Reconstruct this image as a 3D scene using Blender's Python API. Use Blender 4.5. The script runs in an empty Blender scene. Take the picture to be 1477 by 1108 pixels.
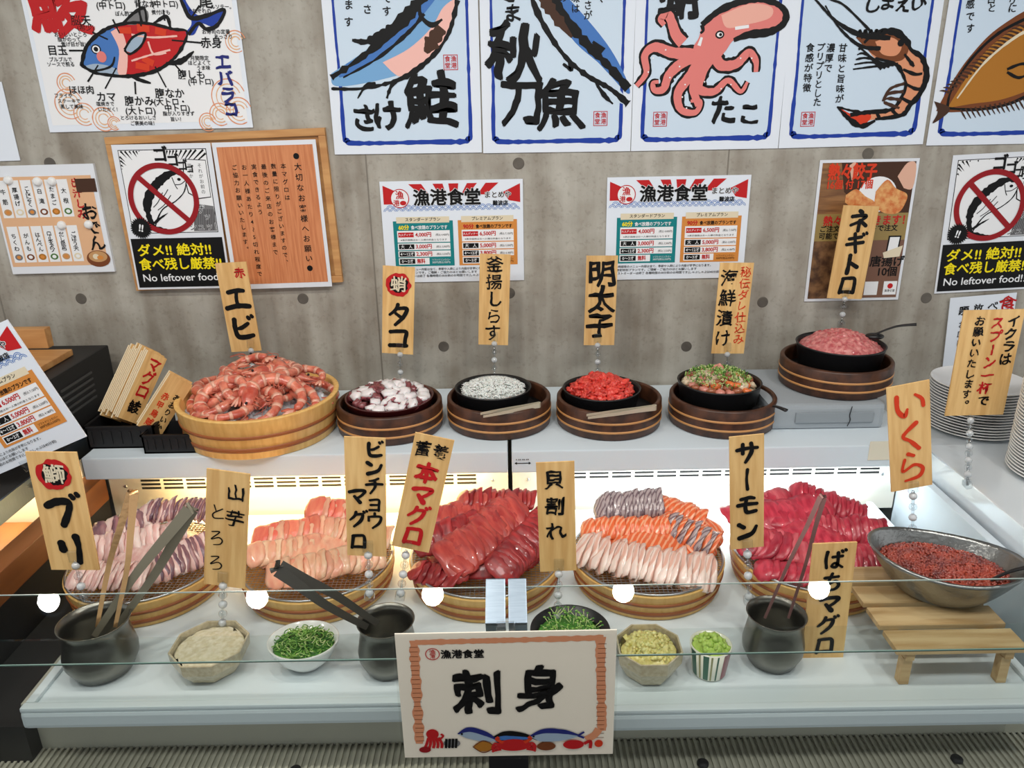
import bpy, bmesh, math, random
from mathutils import Vector, Matrix, noise
from math import sin, cos, pi, radians, sqrt, atan2, tan
random.seed(7)
SC = bpy.context.scene
COL = SC.collection

# ------------------------------------------------------------------ camera
H = 1.70
FPX = 1110.0
PITCH = radians(20.0)
ROLL = radians(0.95)
fw = Vector((0, cos(PITCH), -sin(PITCH)))
r0 = Vector((1, 0, 0)); u0 = Vector((0, sin(PITCH), cos(PITCH)))
rt = r0 * cos(ROLL) - u0 * sin(ROLL)
up = u0 * cos(ROLL) + r0 * sin(ROLL)
cd = bpy.data.cameras.new('camera'); cam = bpy.data.objects.new('camera', cd); COL.objects.link(cam)
cd.sensor_width = 36; cd.lens = 36 * FPX / 1477.0; cd.clip_start = 0.02
m = Matrix((rt, up, -fw)).transposed().to_4x4(); m.translation = Vector((0, 0, H))
cam.matrix_world = m
SC.camera = cam
SC.view_settings.view_transform = 'Standard'; SC.view_settings.look = 'None'
SC.view_settings.exposure = 0.26; SC.view_settings.gamma = 1.0; SC.view_settings.use_curve_mapping = False

def P(u, v, X=None, Y=None, Z=None):
    """point of the place seen at photo position (u, v), on a plane X, Y or Z"""
    d = fw + rt * ((u - 738.5) / FPX) + up * ((554.0 - v) / FPX)
    if Y is not None: t = Y / d.y
    elif Z is not None: t = (Z - H) / d.z
    else: t = X / d.x
    return Vector((0, 0, H)) + d * t

# ------------------------------------------------------------------ light
W = bpy.data.worlds.new('world'); SC.world = W; W.use_nodes = True
W.node_tree.nodes['Background'].inputs[0].default_value = (0.95, 0.97, 1.0, 1)
W.node_tree.nodes['Background'].inputs[1].default_value = 0.68

def area(name, loc, rot, sx, sy, power, col, shape='RECTANGLE'):
    l = bpy.data.lights.new(name, 'AREA'); l.shape = shape; l.size = sx
    if shape == 'RECTANGLE': l.size_y = sy
    l.energy = power; l.color = col
    o = bpy.data.objects.new(name, l); COL.objects.link(o); o.location = loc; o.rotation_euler = rot
    return o
# fill lights added near the ceiling for brightness; case lamps under the shelf
area('ceiling_fill_light', (-0.9, 0.35, 2.68), (radians(18), 0, 0), 1.5, 0.35, 21, (1.0, 0.97, 0.93))
area('ceiling_fill_light', (0.9, 0.35, 2.68), (radians(18), 0, 0), 1.5, 0.35, 21, (1.0, 0.98, 0.96))
area('case_lamp_warm', (-0.50, 1.835, 0.800), (radians(8), 0, 0), 0.85, 0.03, 3.2, (1.0, 0.68, 0.30))
area('case_lamp_cool', (0.55, 1.835, 0.800), (radians(8), 0, 0), 0.90, 0.03, 2.0, (0.86, 0.95, 1.0))
SPOTS = [(-1.86, 0.98), (-1.03, 0.98), (-0.33, 0.98), (0.43, 0.98), (1.21, 0.98)]
for sx_, sy_ in SPOTS:
    area('downlight_lamp', (sx_, sy_, 2.668), (0, 0, 0), 0.085, 0.085, 4.5, (1.0, 0.95, 0.86), 'DISK')

# ------------------------------------------------------------------ materials
MATS = {}
def srgb(r, g, b):
    f = lambda c: (c / 255 / 12.92) if c <= 10 else ((c / 255 + 0.055) / 1.055) ** 2.4
    return (f(r), f(g), f(b), 1)

def pmat(name, col, rough=0.5, metal=0.0, coat=0.0, sss=0.0, noise_scale=0, noise_amt=0.15, bump=0.0,
         bump_scale=60, stretch=None, rnd=0.0, trans=0.0, spec=0.5, col2=None, detail=3, coords='Object'):
    """a principled material; colour varies between col and col2 by a stretched noise"""
    if name in MATS: return MATS[name]
    mt = bpy.data.materials.new(name); mt.use_nodes = True
    nt = mt.node_tree; b = nt.nodes['Principled BSDF']
    c = srgb(*col)
    b.inputs['Base Color'].default_value = c
    b.inputs['Roughness'].default_value = rough; b.inputs['Metallic'].default_value = metal
    b.inputs['Coat Weight'].default_value = coat; b.inputs['Coat Roughness'].default_value = 0.08
    b.inputs['Specular IOR Level'].default_value = spec
    if sss:
        b.inputs['Subsurface Weight'].default_value = sss
        b.inputs['Subsurface Radius'].default_value = (0.012, 0.004, 0.003); b.inputs['Subsurface Scale'].default_value = 0.5
    if trans: b.inputs['Transmission Weight'].default_value = trans
    src = None
    if noise_scale or bump or rnd:
        tc = nt.nodes.new('ShaderNodeTexCoord'); mp = nt.nodes.new('ShaderNodeMapping')
        nt.links.new(tc.outputs[coords], mp.inputs[0])
        if stretch: mp.inputs['Scale'].default_value = stretch
        vec = mp.outputs[0]
        if rnd:
            oi = nt.nodes.new('ShaderNodeObjectInfo'); va = nt.nodes.new('ShaderNodeVectorMath'); va.operation = 'ADD'
            mu = nt.nodes.new('ShaderNodeMath'); mu.operation = 'MULTIPLY'; mu.inputs[1].default_value = 37
            nt.links.new(oi.outputs['Random'], mu.inputs[0]); nt.links.new(vec, va.inputs[0]); nt.links.new(mu.outputs[0], va.inputs[1])
            vec = va.outputs[0]
    if noise_scale:
        n = nt.nodes.new('ShaderNodeTexNoise'); n.inputs['Scale'].default_value = noise_scale; n.inputs['Detail'].default_value = detail
        nt.links.new(vec, n.inputs[0])
        rp = nt.nodes.new('ShaderNodeValToRGB')
        c2 = srgb(*col2) if col2 else tuple(x * (1 - noise_amt * 2) for x in c[:3]) + (1,)
        rp.color_ramp.elements[0].position = 0.36; rp.color_ramp.elements[1].position = 0.64
        rp.color_ramp.elements[0].color = c2; rp.color_ramp.elements[1].color = c
        nt.links.new(n.outputs[0], rp.inputs[0]); src = rp.outputs[0]
    if rnd:
        hs = nt.nodes.new('ShaderNodeHueSaturation'); mr = nt.nodes.new('ShaderNodeMapRange')
        mr.inputs[3].default_value = 1 - rnd; mr.inputs[4].default_value = 1 + rnd
        nt.links.new(oi.outputs['Random'], mr.inputs[0]); nt.links.new(mr.outputs[0], hs.inputs['Value'])
        if src: nt.links.new(src, hs.inputs['Color'])
        else: hs.inputs['Color'].default_value = c
        src = hs.outputs[0]
    if src: nt.links.new(src, b.inputs['Base Color'])
    if bump:
        n2 = nt.nodes.new('ShaderNodeTexNoise'); n2.inputs['Scale'].default_value = bump_scale; n2.inputs['Detail'].default_value = 4
        nt.links.new(vec, n2.inputs[0])
        bp = nt.nodes.new('ShaderNodeBump'); bp.inputs['Strength'].default_value = bump; bp.inputs['Distance'].default_value = 0.002
        nt.links.new(n2.outputs[0], bp.inputs['Height']); nt.links.new(bp.outputs[0], b.inputs['Normal'])
    MATS[name] = mt
    return mt

def glassmat(name, tint, ior=1.5, rough=0.0, boost=1.0):
    """clear pane: lets light through and mirrors by fresnel"""
    if name in MATS: return MATS[name]
    mt = bpy.data.materials.new(name); mt.use_nodes = True; nt = mt.node_tree; nt.nodes.clear()
    out = nt.nodes.new('ShaderNodeOutputMaterial'); mx = nt.nodes.new('ShaderNodeMixShader')
    tr = nt.nodes.new('ShaderNodeBsdfTransparent'); tr.inputs[0].default_value = tint
    gl = nt.nodes.new('ShaderNodeBsdfGlossy'); gl.inputs['Roughness'].default_value = rough
    lw = nt.nodes.new('ShaderNodeLayerWeight'); lw.inputs[0].default_value = 0.5
    pw = nt.nodes.new('ShaderNodeMath'); pw.operation = 'POWER'; pw.inputs[1].default_value = 5; nt.links.new(lw.outputs['Facing'], pw.inputs[0])
    f0 = ((ior - 1) / (ior + 1)) ** 2
    mu = nt.nodes.new('ShaderNodeMath'); mu.operation = 'MULTIPLY_ADD'; mu.inputs[1].default_value = (1 - f0) * boost; mu.inputs[2].default_value = f0 * boost; mu.use_clamp = True
    nt.links.new(pw.outputs[0], mu.inputs[0]); nt.links.new(mu.outputs[0], mx.inputs[0])
    nt.links.new(tr.outputs[0], mx.inputs[1]); nt.links.new(gl.outputs[0], mx.inputs[2]); nt.links.new(mx.outputs[0], out.inputs[0])
    MATS[name] = mt
    return mt

def ink(name):
    c = {'black': (7, 7, 8), 'red': (192, 30, 34), 'darkred': (150, 22, 30), 'blue': (28, 62, 160), 'lightblue': (120, 170, 215), 'teal': (18, 128, 132),
         'orange': (214, 140, 66), 'yellow': (246, 226, 20), 'white': (238, 240, 242), 'grey': (120, 120, 122), 'pink': (226, 128, 122), 'palepink': (243, 190, 180),
         'salmonpink': (238, 176, 160), 'brown': (120, 66, 34), 'tan': (196, 150, 100), 'beige': (226, 214, 186), 'peach': (222, 150, 112), 'navy': (36, 44, 120),
         'green': (80, 120, 60), 'paleblue': (206, 224, 240), 'vermilion': (214, 62, 32), 'mustard': (176, 116, 40), 'darkbrown': (70, 44, 30),
         'midblue': (70, 120, 190), 'silver': (160, 180, 200), 'woodprint': (206, 138, 88), 'paleorange': (226, 180, 140)}[name]
    return pmat('ink_' + name, c, rough=0.5, spec=0.25)

PAPER = pmat('white_paper', (226, 231, 238), rough=0.35, coat=0.5, bump=0.25, bump_scale=18)
PAPERG = pmat('glossy_paper', (228, 236, 246), rough=0.3, coat=0.9, bump=0.3, bump_scale=14)
CREAM = pmat('cream_card', (248, 240, 224), rough=0.4)
TAGW = pmat('tag_wood', (232, 192, 128), rough=0.55, noise_scale=9, col2=(214, 168, 104), stretch=(9, 0.8, 1), rnd=0.07, detail=4)
CLEAR = glassmat('clear_acrylic', (0.93, 0.95, 0.96, 1), 1.5, 0.02, 2.4)
GLASS = glassmat('case_glass', (0.965, 0.982, 0.975, 1), 1.5, 0.0, 1.15)
GEDGE = pmat('glass_edge', (96, 128, 118), rough=0.2, spec=0.8)
STEEL = pmat('steel', (190, 192, 194), rough=0.28, metal=1.0)
STEELB = pmat('brushed_steel', (138, 152, 166), rough=0.32, metal=1.0, noise_scale=30, noise_amt=0.06, stretch=(1, 20, 1))
STEELD = pmat('dark_pot_metal', (128, 126, 118), rough=0.30, metal=0.9, noise_scale=8, noise_amt=0.12, bump=0.15, bump_scale=30)
BRASSY = pmat('warm_steel', (214, 170, 120), rough=0.3, metal=1.0, bump=0.3, bump_scale=120)
BLACK = pmat('black_iron', (24, 24, 26), rough=0.35, spec=0.5)
BLACKP = pmat('black_plastic', (20, 20, 22), rough=0.5)
WHITEM = pmat('white_enamel', (212, 224, 232), rough=0.4, spec=0.4)
WHITET = pmat('white_tray_plastic', (214, 224, 228), rough=0.35, bump=0.1, bump_scale=25)
GREYM = pmat('grey_case_metal', (176, 174, 160), rough=0.45, spec=0.4)
TUBW = pmat('cedar_tub', (234, 192, 118), rough=0.5, noise_scale=12, col2=(222, 174, 98), stretch=(8, 8, 0.8), detail=4)
HOOP = pmat('tub_hoop', (150, 84, 40), rough=0.45, bump=0.4, bump_scale=150)
RINGW = pmat('dark_ring_wood', (84, 50, 32), rough=0.4, noise_scale=10, col2=(52, 30, 20), stretch=(3, 3, 3))
RINGL = pmat('ring_band', (196, 140, 84), rough=0.4)
COUNTW = pmat('counter_wood', (140, 86, 46), rough=0.4, noise_scale=3, col2=(116, 68, 34), stretch=(6, 0.7, 6))
BOARDW = pmat('board_wood', (206, 156, 98), rough=0.5, noise_scale=5, col2=(184, 130, 76), stretch=(1, 8, 8))
STANDW = pmat('stand_wood', (206, 178, 132), rough=0.55, noise_scale=6, col2=(180, 146, 98), stretch=(1, 10, 8))
DARKF = pmat('dark_floor', (44, 42, 40), rough=0.4)

# ------------------------------------------------------------------ mesh builder
class MB:
    def __init__(s): s.v = []; s.f = []; s.m = []; s.sm = []; s.mats = []
    def mi(s, mat):
        if mat not in s.mats: s.mats.append(mat)
        return s.mats.index(mat)
    def add(s, vs, fs, mat, smooth=False, M=None):
        n = len(s.v); k = s.mi(mat)
        for p in vs:
            p = Vector(p) if not isinstance(p, Vector) else p
            s.v.append(M @ p if M is not None else p)
        for f in fs:
            s.f.append([i + n for i in f]); s.m.append(k); s.sm.append(smooth)
    def box(s, c, d, mat, M=None, bev=0.0):
        x, y, z = c; a, b, e = d[0] / 2, d[1] / 2, d[2] / 2
        if bev <= 0:
            vs = [(x + i * a, y + j * b, z + k * e) for i in (-1, 1) for j in (-1, 1) for k in (-1, 1)]
            fs = [(0, 1, 3, 2), (4, 6, 7, 5), (0, 4, 5, 1), (2, 3, 7, 6), (0, 2, 6, 4), (1, 5, 7, 3)]
            s.add(vs, fs, mat, M=M); return
        bm = bmesh.new(); bmesh.ops.create_cube(bm, size=1)
        for v in bm.verts: v.co = Vector((v.co.x * d[0], v.co.y * d[1], v.co.z * d[2]))
        bmesh.ops.bevel(bm, geom=bm.edges[:] + bm.verts[:], offset=bev, segments=2, profile=0.7, affect='EDGES')
        bm.verts.index_update()
        s.add([v.co + Vector(c) for v in bm.verts], [[v.index for v in f.verts] for f in bm.faces], mat, M=M); bm.free()
    def lathe(s, prof, mat, seg=40, M=None, smooth=True, sx=1, sy=1, n=0):
        """prof: list of (r, z), n: number of flat sides instead of a circle"""
        seg = n or seg
        vs = [(r * cos(2 * pi * i / seg + (pi / seg if n else 0)) * sx, r * sin(2 * pi * i / seg + (pi / seg if n else 0)) * sy, z) for r, z in prof for i in range(seg)]
        fs = []
        for k in range(len(prof) - 1):
            for i in range(seg):
                j = (i + 1) % seg
                fs.append((k * seg + i, k * seg + j, (k + 1) * seg + j, (k + 1) * seg + i))
        s.add(vs, fs, mat, smooth and not n, M)
        for k in (0, len(prof) - 1):
            if 1e-6 < prof[k][0] and getattr(s, 'cap', True):
                s.add([vs[k * seg + i] for i in range(seg)], [list(range(seg))], mat, False, M)
    def tube(s, pts, rad, mat, seg=8, M=None, flat=1.0):
        pts = [Vector(p) for p in pts]; n = len(pts)
        if not hasattr(rad, '__len__'): rad = [rad] * n
        t0 = (pts[1] - pts[0]).normalized()
        a = t0.orthogonal().normalized() if abs(t0.z) > 0.9 else t0.cross(Vector((0, 0, 1))).normalized()
        vs = []
        for i, p in enumerate(pts):
            t = (pts[min(i + 1, n - 1)] - pts[max(i - 1, 0)]).normalized()
            a = (a - t * a.dot(t)).normalized(); b = t.cross(a)
            for k in range(seg):
                an = 2 * pi * k / seg
                vs.append(p + (a * cos(an) + b * sin(an) * flat) * rad[i])
        fs = [(i * seg + k, i * seg + (k + 1) % seg, (i + 1) * seg + (k + 1) % seg, (i + 1) * seg + k) for i in range(n - 1) for k in range(seg)]
        fs += [list(range(seg))[::-1], [(n - 1) * seg + k for k in range(seg)]]
        s.add(vs, fs, mat, True, M)
    def ico(s, c, r, mat, sub=1, sc=(1, 1, 1), nz=0.0, M=None, seed=0, smooth=True, fr=2.0):
        key = sub
        if key not in ICO:
            bm = bmesh.new(); bmesh.ops.create_icosphere(bm, subdivisions=sub, radius=1); bm.verts.index_update()
            ICO[key] = ([v.co.copy() for v in bm.verts], [[v.index for v in f.verts] for f in bm.faces]); bm.free()
        V, F = ICO[key]; c = Vector(c); vs = []
        for p in V:
            q = p
            if nz: q = p * (1 + nz * noise.noise(p * fr + Vector((seed, seed * 1.7, 0))))
            vs.append(c + Vector((q.x * sc[0], q.y * sc[1], q.z * sc[2])) * r)
        s.add(vs, F, mat, smooth, M)
    def dome(s, rx, ry, h, mat, M=None, nr=20, na=48, amp=0.0, fr=60, flat=1.6, fr2=None, edge=0.0, seed=0):
        vs = [(0, 0, h)]
        for i in range(1, nr + 1):
            t = i / nr
            for k in range(na):
                an = 2 * pi * k / na; x = rx * t * cos(an); y = ry * t * sin(an)
                vs.append((x, y, edge + (h - edge) * (1 - t ** flat)))
        out = []
        for (x, y, z) in vs:
            p = Vector((x * fr, y * fr, seed))
            d = amp * (noise.noise(p) + 0.6 * noise.noise(p * 2.3))
            q = Vector((x * fr + 31, y * fr, seed))
            out.append((x + amp * 0.6 * noise.noise(q), y + amp * 0.6 * noise.noise(q + Vector((9, 9, 0))), z + d))
        fs = [(0, 1 + k, 1 + (k + 1) % na) for k in range(na)]
        for i in range(nr - 1):
            for k in range(na):
                a = 1 + i * na + k; b = 1 + i * na + (k + 1) % na
                fs.append((a, a + na, b + na, b))
        base = 1 + (nr - 1) * na; fs.append([base + k for k in range(na)][::-1])
        s.add(out, fs, mat, True, M)
    def build(s, name, parent=None, loc=None, M=None):
        me = bpy.data.meshes.new(name); me.from_pydata([tuple(p) for p in s.v], [], s.f)
        for mt in s.mats: me.materials.append(mt)
        me.polygons.foreach_set('material_index', s.m); me.polygons.foreach_set('use_smooth', s.sm); me.update()
        o = bpy.data.objects.new(name, me); COL.objects.link(o)
        if M is not None: o.matrix_world = M
        if loc is not None: o.location = loc
        if parent is not None: o.parent = parent
        return o
ICO = {}

def tag(o, label=None, cat=None, group=None, kind=None):
    if label: o['label'] = label
    if cat: o['category'] = cat
    if group: o['group'] = group
    if kind: o['kind'] = kind
    return o
def empty(name, loc=(0, 0, 0), rz=0, M=None):
    o = bpy.data.objects.new(name, None); COL.objects.link(o); o.empty_display_size = 0.02
    if M is not None: o.matrix_world = M
    else: o.location = loc; o.rotation_euler = (0, 0, rz)
    return o
def copy_thing(o, M=None, label=None):
    c = o.copy(); COL.objects.link(c)
    for ch in o.children:
        d = ch.copy(); COL.objects.link(d); d.parent = c
        for g in ch.children:
            e = g.copy(); COL.objects.link(e); e.parent = d
    if M is not None: c.matrix_world = M
    if label: c['label'] = label
    return c
def catmull(pts, n=6):
    if len(pts) < 3: return [tuple(p) for p in pts]
    out = []; q = [pts[0]] + list(pts) + [pts[-1]]; dim = len(pts[0])
    for i in range(1, len(q) - 2):
        for k in range(n):
            t = k / n
            out.append(tuple(0.5 * (2 * q[i][d] + (q[i + 1][d] - q[i - 1][d]) * t + (2 * q[i - 1][d] - 5 * q[i][d] + 4 * q[i + 1][d] - q[i + 2][d]) * t * t
                       + (3 * q[i][d] - q[i - 1][d] - 3 * q[i + 1][d] + q[i + 2][d]) * t ** 3) for d in range(dim)))
    out.append(tuple(pts[-1])); return out

# ------------------------------------------------------------------ writing
GLY = {}
def text_mesh(body, bold):
    key = (body, bold)
    if key in GLY: return GLY[key]
    cu = bpy.data.curves.new('writing', 'FONT'); cu.body = body; cu.offset = bold; cu.resolution_u = 3
    o = bpy.data.objects.new('writing', cu); COL.objects.link(o)
    bpy.context.view_layer.update()
    dg = bpy.context.evaluated_depsgraph_get()
    me = bpy.data.meshes.new_from_object(o.evaluated_get(dg))
    bm = bmesh.new(); bm.from_mesh(me)
    bpy.data.meshes.remove(me); bpy.data.objects.remove(o); bpy.data.curves.remove(cu)
    bmesh.ops.remove_doubles(bm, verts=bm.verts[:], dist=1e-5)
    long_ = [e for e in bm.edges if e.is_boundary and e.calc_length() > 0.16]
    if long_ and len(body) == 1: bmesh.ops.subdivide_edges(bm, edges=long_, cuts=2)
    bm.verts.index_update()
    vs = [(v.co.x, v.co.y) for v in bm.verts]; fs = [[v.index for v in f.verts] for f in bm.faces]; bm.free()
    GLY[key] = (vs, fs); return GLY[key]
def em():
    if 'em' not in GLY:
        v1 = text_mesh('\u53e3', 0.0)[0]; v2 = text_mesh('\u53e3\u53e3', 0.0)[0]
        GLY['em'] = max(p[0] for p in v2) - max(p[0] for p in v1)
        GLY['cx'] = (max(p[0] for p in v1) + min(p[0] for p in v1)) / 2
        GLY['cy'] = (max(p[1] for p in v1) + min(p[1] for p in v1)) / 2
    return GLY['em']

class Sign:
    """a flat sheet on a plane Y = const; drawing positions come as photo positions (p) or 0..1 sheet positions (n)"""
    def __init__(s, name, TL, TR, BL, Y, thick=0.003, mat=None, hgt=None, upright=False):
        a, b, c = P(*TL, Y=Y), P(*TR, Y=Y), P(*BL, Y=Y)
        s.pxw = math.dist(TL, TR)
        x = (b - a); s.w = x.length; x.normalize(); s.m_per_px = s.w / s.pxw
        z = Vector((0, -1, 0)); y = z.cross(x)
        s.h = abs((c - a).dot(y)) if hgt is None else hgt
        if upright:      # the sheet follows its left edge; TR only gives the width
            y = (a - c); s.h = y.length; y.normalize(); x = y.cross(z); s.w *= 0.99
        cen = a + x * s.w / 2 - y * s.h / 2
        s.M = Matrix((x, y, z)).transposed().to_4x4(); s.M.translation = cen
        s.Mi = s.M.inverted(); s.Y = Y; s.t = thick
        mb = MB(); mb.box((0, 0, -thick / 2), (s.w, s.h, thick), mat or PAPER)
        s.root = mb.build(name, M=s.M); s.pr = MB()
    def p(s, u, v):
        q = s.Mi @ P(u, v, Y=s.Y); return (q.x, q.y)
    def n(s, a, b): return ((a - 0.5) * s.w, (0.5 - b) * s.h)
    def z(s, L):
        s.k = getattr(s, 'k', 0)
        return 0.0003 + 0.00028 * L + min(s.k, 220) * 1.1e-6
    def poly(s, pts, col, L=1):
        s.k = getattr(s, 'k', 0) + 1
        s.pr.add([(x, y, s.z(L)) for x, y in pts], [list(range(len(pts)))], ink(col) if isinstance(col, str) else col)
    def rect(s, a, b, col, L=1):
        s.poly([(a[0], a[1]), (b[0], a[1]), (b[0], b[1]), (a[0], b[1])], col, L)
    def ell(s, c, rx, ry, col, L=1, rot=0, n=28):
        s.poly([(c[0] + rx * cos(2 * pi * k / n) * cos(rot) - ry * sin(2 * pi * k / n) * sin(rot), c[1] + rx * cos(2 * pi * k / n) * sin(rot) + ry * sin(2 * pi * k / n) * cos(rot)) for k in range(n)], col, L)
    def stroke(s, pts, w, col, L=1, closed=False, smooth=True, rough=0.12, taper=True):
        """brush stroke: ribbon whose width (metres) may be one number or one per point"""
        s.k = getattr(s, 'k', 0) + 1
        W_ = list(w) if hasattr(w, '__len__') else [w] * len(pts)
        q = [(p[0], p[1], ww) for p, ww in zip(pts, W_)]
        if closed: q = q + [q[0]]
        if smooth and len(q) > 2: q = catmull(q, 8)
        n = len(q); vs = []
        for i, (x, y, ww) in enumerate(q):
            a = q[max(i - 1, 0)]; b = q[min(i + 1, n - 1)]
            if closed and i in (0, n - 1): a = q[n - 2]; b = q[1]
            dx, dy = b[0] - a[0], b[1] - a[1]; l = math.hypot(dx, dy) or 1
            e = 1 + rough * noise.noise(Vector((x * 90, y * 90, L)))
            hw = ww / 2 * e
            vs += [(x - dy / l * hw, y + dx / l * hw, s.z(L)), (x + dy / l * hw, y - dx / l * hw, s.z(L))]
        s.pr.add(vs, [(2 * i, 2 * i + 1, 2 * i + 3, 2 * i + 2) for i in range(n - 1)], ink(col))
    def put(s, body, x, y, size, col, L=4, bold=0.0, rot=0, sx=1, sy=1, jit=0.0, center=True):
        s.k = getattr(s, 'k', 0) + 1
        e = em(); fat = bold if size > 0.012 else 0.0
        vs, fs = text_mesh(body, 0.006 if fat else min(bold, 0.014) * 0.7)
        k = size / e
        if len(body) == 1 and ord(body) > 0x2000: cx, cy = GLY['cx'], GLY['cy']
        else:
            xs = [p[0] for p in vs]; cx = (min(xs) + max(xs)) / 2 if center else 0; cy = GLY['cy']
        out = []; sd = random.random() * 50
        for (px, py) in vs:
            dx, dy = px - cx, py - cy
            if jit:
                q = Vector((dx * 3.5, dy * 3.5, sd)); dx += jit * noise.noise(q); dy += jit * noise.noise(q + Vector((7, 3, 5)))
            dx *= k * sx; dy *= k * sy
            out.append((x + dx * cos(rot) - dy * sin(rot), y + dx * sin(rot) + dy * cos(rot), s.z(L)))
        s.pr.add(out, fs, ink(col))
        if fat:
            nc = 6 if size > 0.05 else 4
            for q in range(nc):
                ox, oy = fat * 0.62 * size * cos(2 * pi * q / nc + .4), fat * 0.62 * size * sin(2 * pi * q / nc + .4)
                s.pr.add([(px + ox, py + oy, z - 0.000025 * (q + 1)) for px, py, z in out], fs, ink(col))
    def col_(s, body, x, y0, y1, size, col, L=4, bold=0.02, jit=0.05, sx=1):
        """a vertical column of characters between heights y0 (top) and y1 (bottom)"""
        n = len(body); st = (y1 - y0) / n
        for i, ch in enumerate(body):
            if ch == ' ': continue
            yy = y0 + st * (i + 0.5)
            if ch in '\u30fc\u301c\uff5e': s.put(ch, x, yy, size, col, L, bold, rot=-pi / 2, sx=0.9, sy=1, jit=jit)
            elif ch in '\u3002\u3001': s.put(ch, x + size * 0.55, yy + size * 0.5, size, col, L, bold, jit=jit)
            else: s.put(ch, x + random.uniform(-1, 1) * jit * size * 0.5, yy, size, col, L, bold, rot=random.uniform(-1, 1) * jit, sx=sx, jit=jit)
    def pcol(s, body, u, v0, v1, size_px, col, L=4, bold=0.02, jit=0.05, u1=None, sx=1):
        """vertical column placed by photo positions (top u,v0 to bottom u1,v1)"""
        a = s.p(u, v0); b = s.p(u if u1 is None else u1, v1); n = len(body); size = size_px * s.m_per_px
        for i, ch in enumerate(body):
            if ch == ' ': continue
            t = (i + 0.5) / n; x = a[0] + (b[0] - a[0]) * t; yy = a[1] + (b[1] - a[1]) * t
            if ch in '\u30fc\u301c': s.put(ch, x, yy, size, col, L, bold, rot=-pi / 2, jit=jit)
            elif ch in '\u3002\u3001': s.put(ch, x + size * 0.55, yy + size * 0.5, size, col, L, bold, jit=jit)
            else: s.put(ch, x, yy, size, col, L, bold, rot=random.uniform(-1, 1) * jit * 1.2, jit=jit, sx=sx)
    def row(s, body, x, y, size, col, L=4, bold=0.0, width=None, rot=0):
        vs, fs = text_mesh(body, bold); xs = [p[0] for p in vs]; w = (max(xs) - min(xs)) * size / em()
        s.put(body, x, y, size, col, L, bold, sx=(width / w if width else 1), rot=rot)
    def finish(s, label, cat, group=None, part='print'):
        if s.pr.v: s.pr.build(part, parent=s.root)
        return tag(s.root, label, cat, group)
# ================================================================== the room
WY = 2.25
CONC = pmat('concrete', (160, 156, 146), rough=0.65)
def concrete():
    nt = CONC.node_tree; b = nt.nodes['Principled BSDF']
    tc = nt.nodes.new('ShaderNodeTexCoord')
    def nz(scale, detail, mp=None):
        n = nt.nodes.new('ShaderNodeTexNoise'); n.inputs['Scale'].default_value = scale; n.inputs['Detail'].default_value = detail
        if mp:
            q = nt.nodes.new('ShaderNodeMapping'); q.inputs['Scale'].default_value = mp; nt.links.new(tc.outputs['Object'], q.inputs[0]); nt.links.new(q.outputs[0], n.inputs[0])
        else: nt.links.new(tc.outputs['Object'], n.inputs[0])
        return n
    a = nz(2.2, 6); c = nz(4.5, 6, (3.4, 1, 0.35)); d = nz(90, 3); e = nz(11, 5)
    def mixf(x, y, f):
        mm = nt.nodes.new('ShaderNodeMix'); mm.inputs[0].default_value = f; nt.links.new(x, mm.inputs[2]); nt.links.new(y, mm.inputs[3]); return mm.outputs[0]
    s = mixf(mixf(a.outputs[0], c.outputs[0], 0.65), e.outputs[0], 0.3)
    rp = nt.nodes.new('ShaderNodeValToRGB'); nt.links.new(s, rp.inputs[0])
    rp.color_ramp.elements[0].position = 0.36; rp.color_ramp.elements[0].color = srgb(130, 121, 108)
    rp.color_ramp.elements[1].position = 0.62; rp.color_ramp.elements[1].color = srgb(184, 181, 171)
    x = rp.color_ramp.elements.new(0.5); x.color = srgb(162, 157, 146)
    # fine pores
    rq = nt.nodes.new('ShaderNodeValToRGB'); nt.links.new(d.outputs[0], rq.inputs[0])
    rq.color_ramp.elements[0].position = 0.30; rq.color_ramp.elements[0].color = (0.86, 0.85, 0.84, 1)
    rq.color_ramp.elements[1].position = 0.44; rq.color_ramp.elements[1].color = (1, 1, 1, 1)
    mu = nt.nodes.new('ShaderNodeMix'); mu.data_type = 'RGBA'; mu.blend_type = 'MULTIPLY'; mu.inputs[0].default_value = 1
    nt.links.new(rp.outputs[0], mu.inputs[6]); nt.links.new(rq.outputs[0], mu.inputs[7])
    nt.links.new(mu.outputs[2], b.inputs['Base Color'])
    bp = nt.nodes.new('ShaderNodeBump'); bp.inputs['Strength'].default_value = 0.35; bp.inputs['Distance'].default_value = 0.004
    nt.links.new(mixf(d.outputs[0], e.outputs[0], 0.6), bp.inputs['Height']); nt.links.new(bp.outputs[0], b.inputs['Normal'])
concrete()
mb = MB(); mb.box((0, WY + 0.06, 1.35), (6.4, 0.12, 2.7), CONC)
for sx_ in (-1.52, -0.40, 0.62, 1.66): mb.box((sx_, WY - 0.0003, 1.6), (0.004, 0.001, 2.2), pmat('concrete_seam', (128, 122, 112), rough=0.8))
wall = tag(mb.build('wall_back'), kind='structure')
HOLE = pmat('tie_hole_grey', (104, 98, 90), rough=0.8, noise_scale=20)
for (u, v) in [(117, 431), (437, 431), (72, 236), (1100, 436), (735, 423), (1252, 222), (748, 236), (1336, 430), (640, 500), (990, 500)]:
    q = P(u, v, Y=WY); mb = MB()
    mb.lathe([(0.0165, 0.0), (0.0155, 0.0008), (0.012, 0.0004), (0.0, 0.0002)], HOLE, 24, M=Matrix.Translation((q.x, WY, q.z)) @ Matrix.Rotation(pi / 2, 4, 'X'))
    mb.build('tie_hole', parent=wall)
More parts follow.
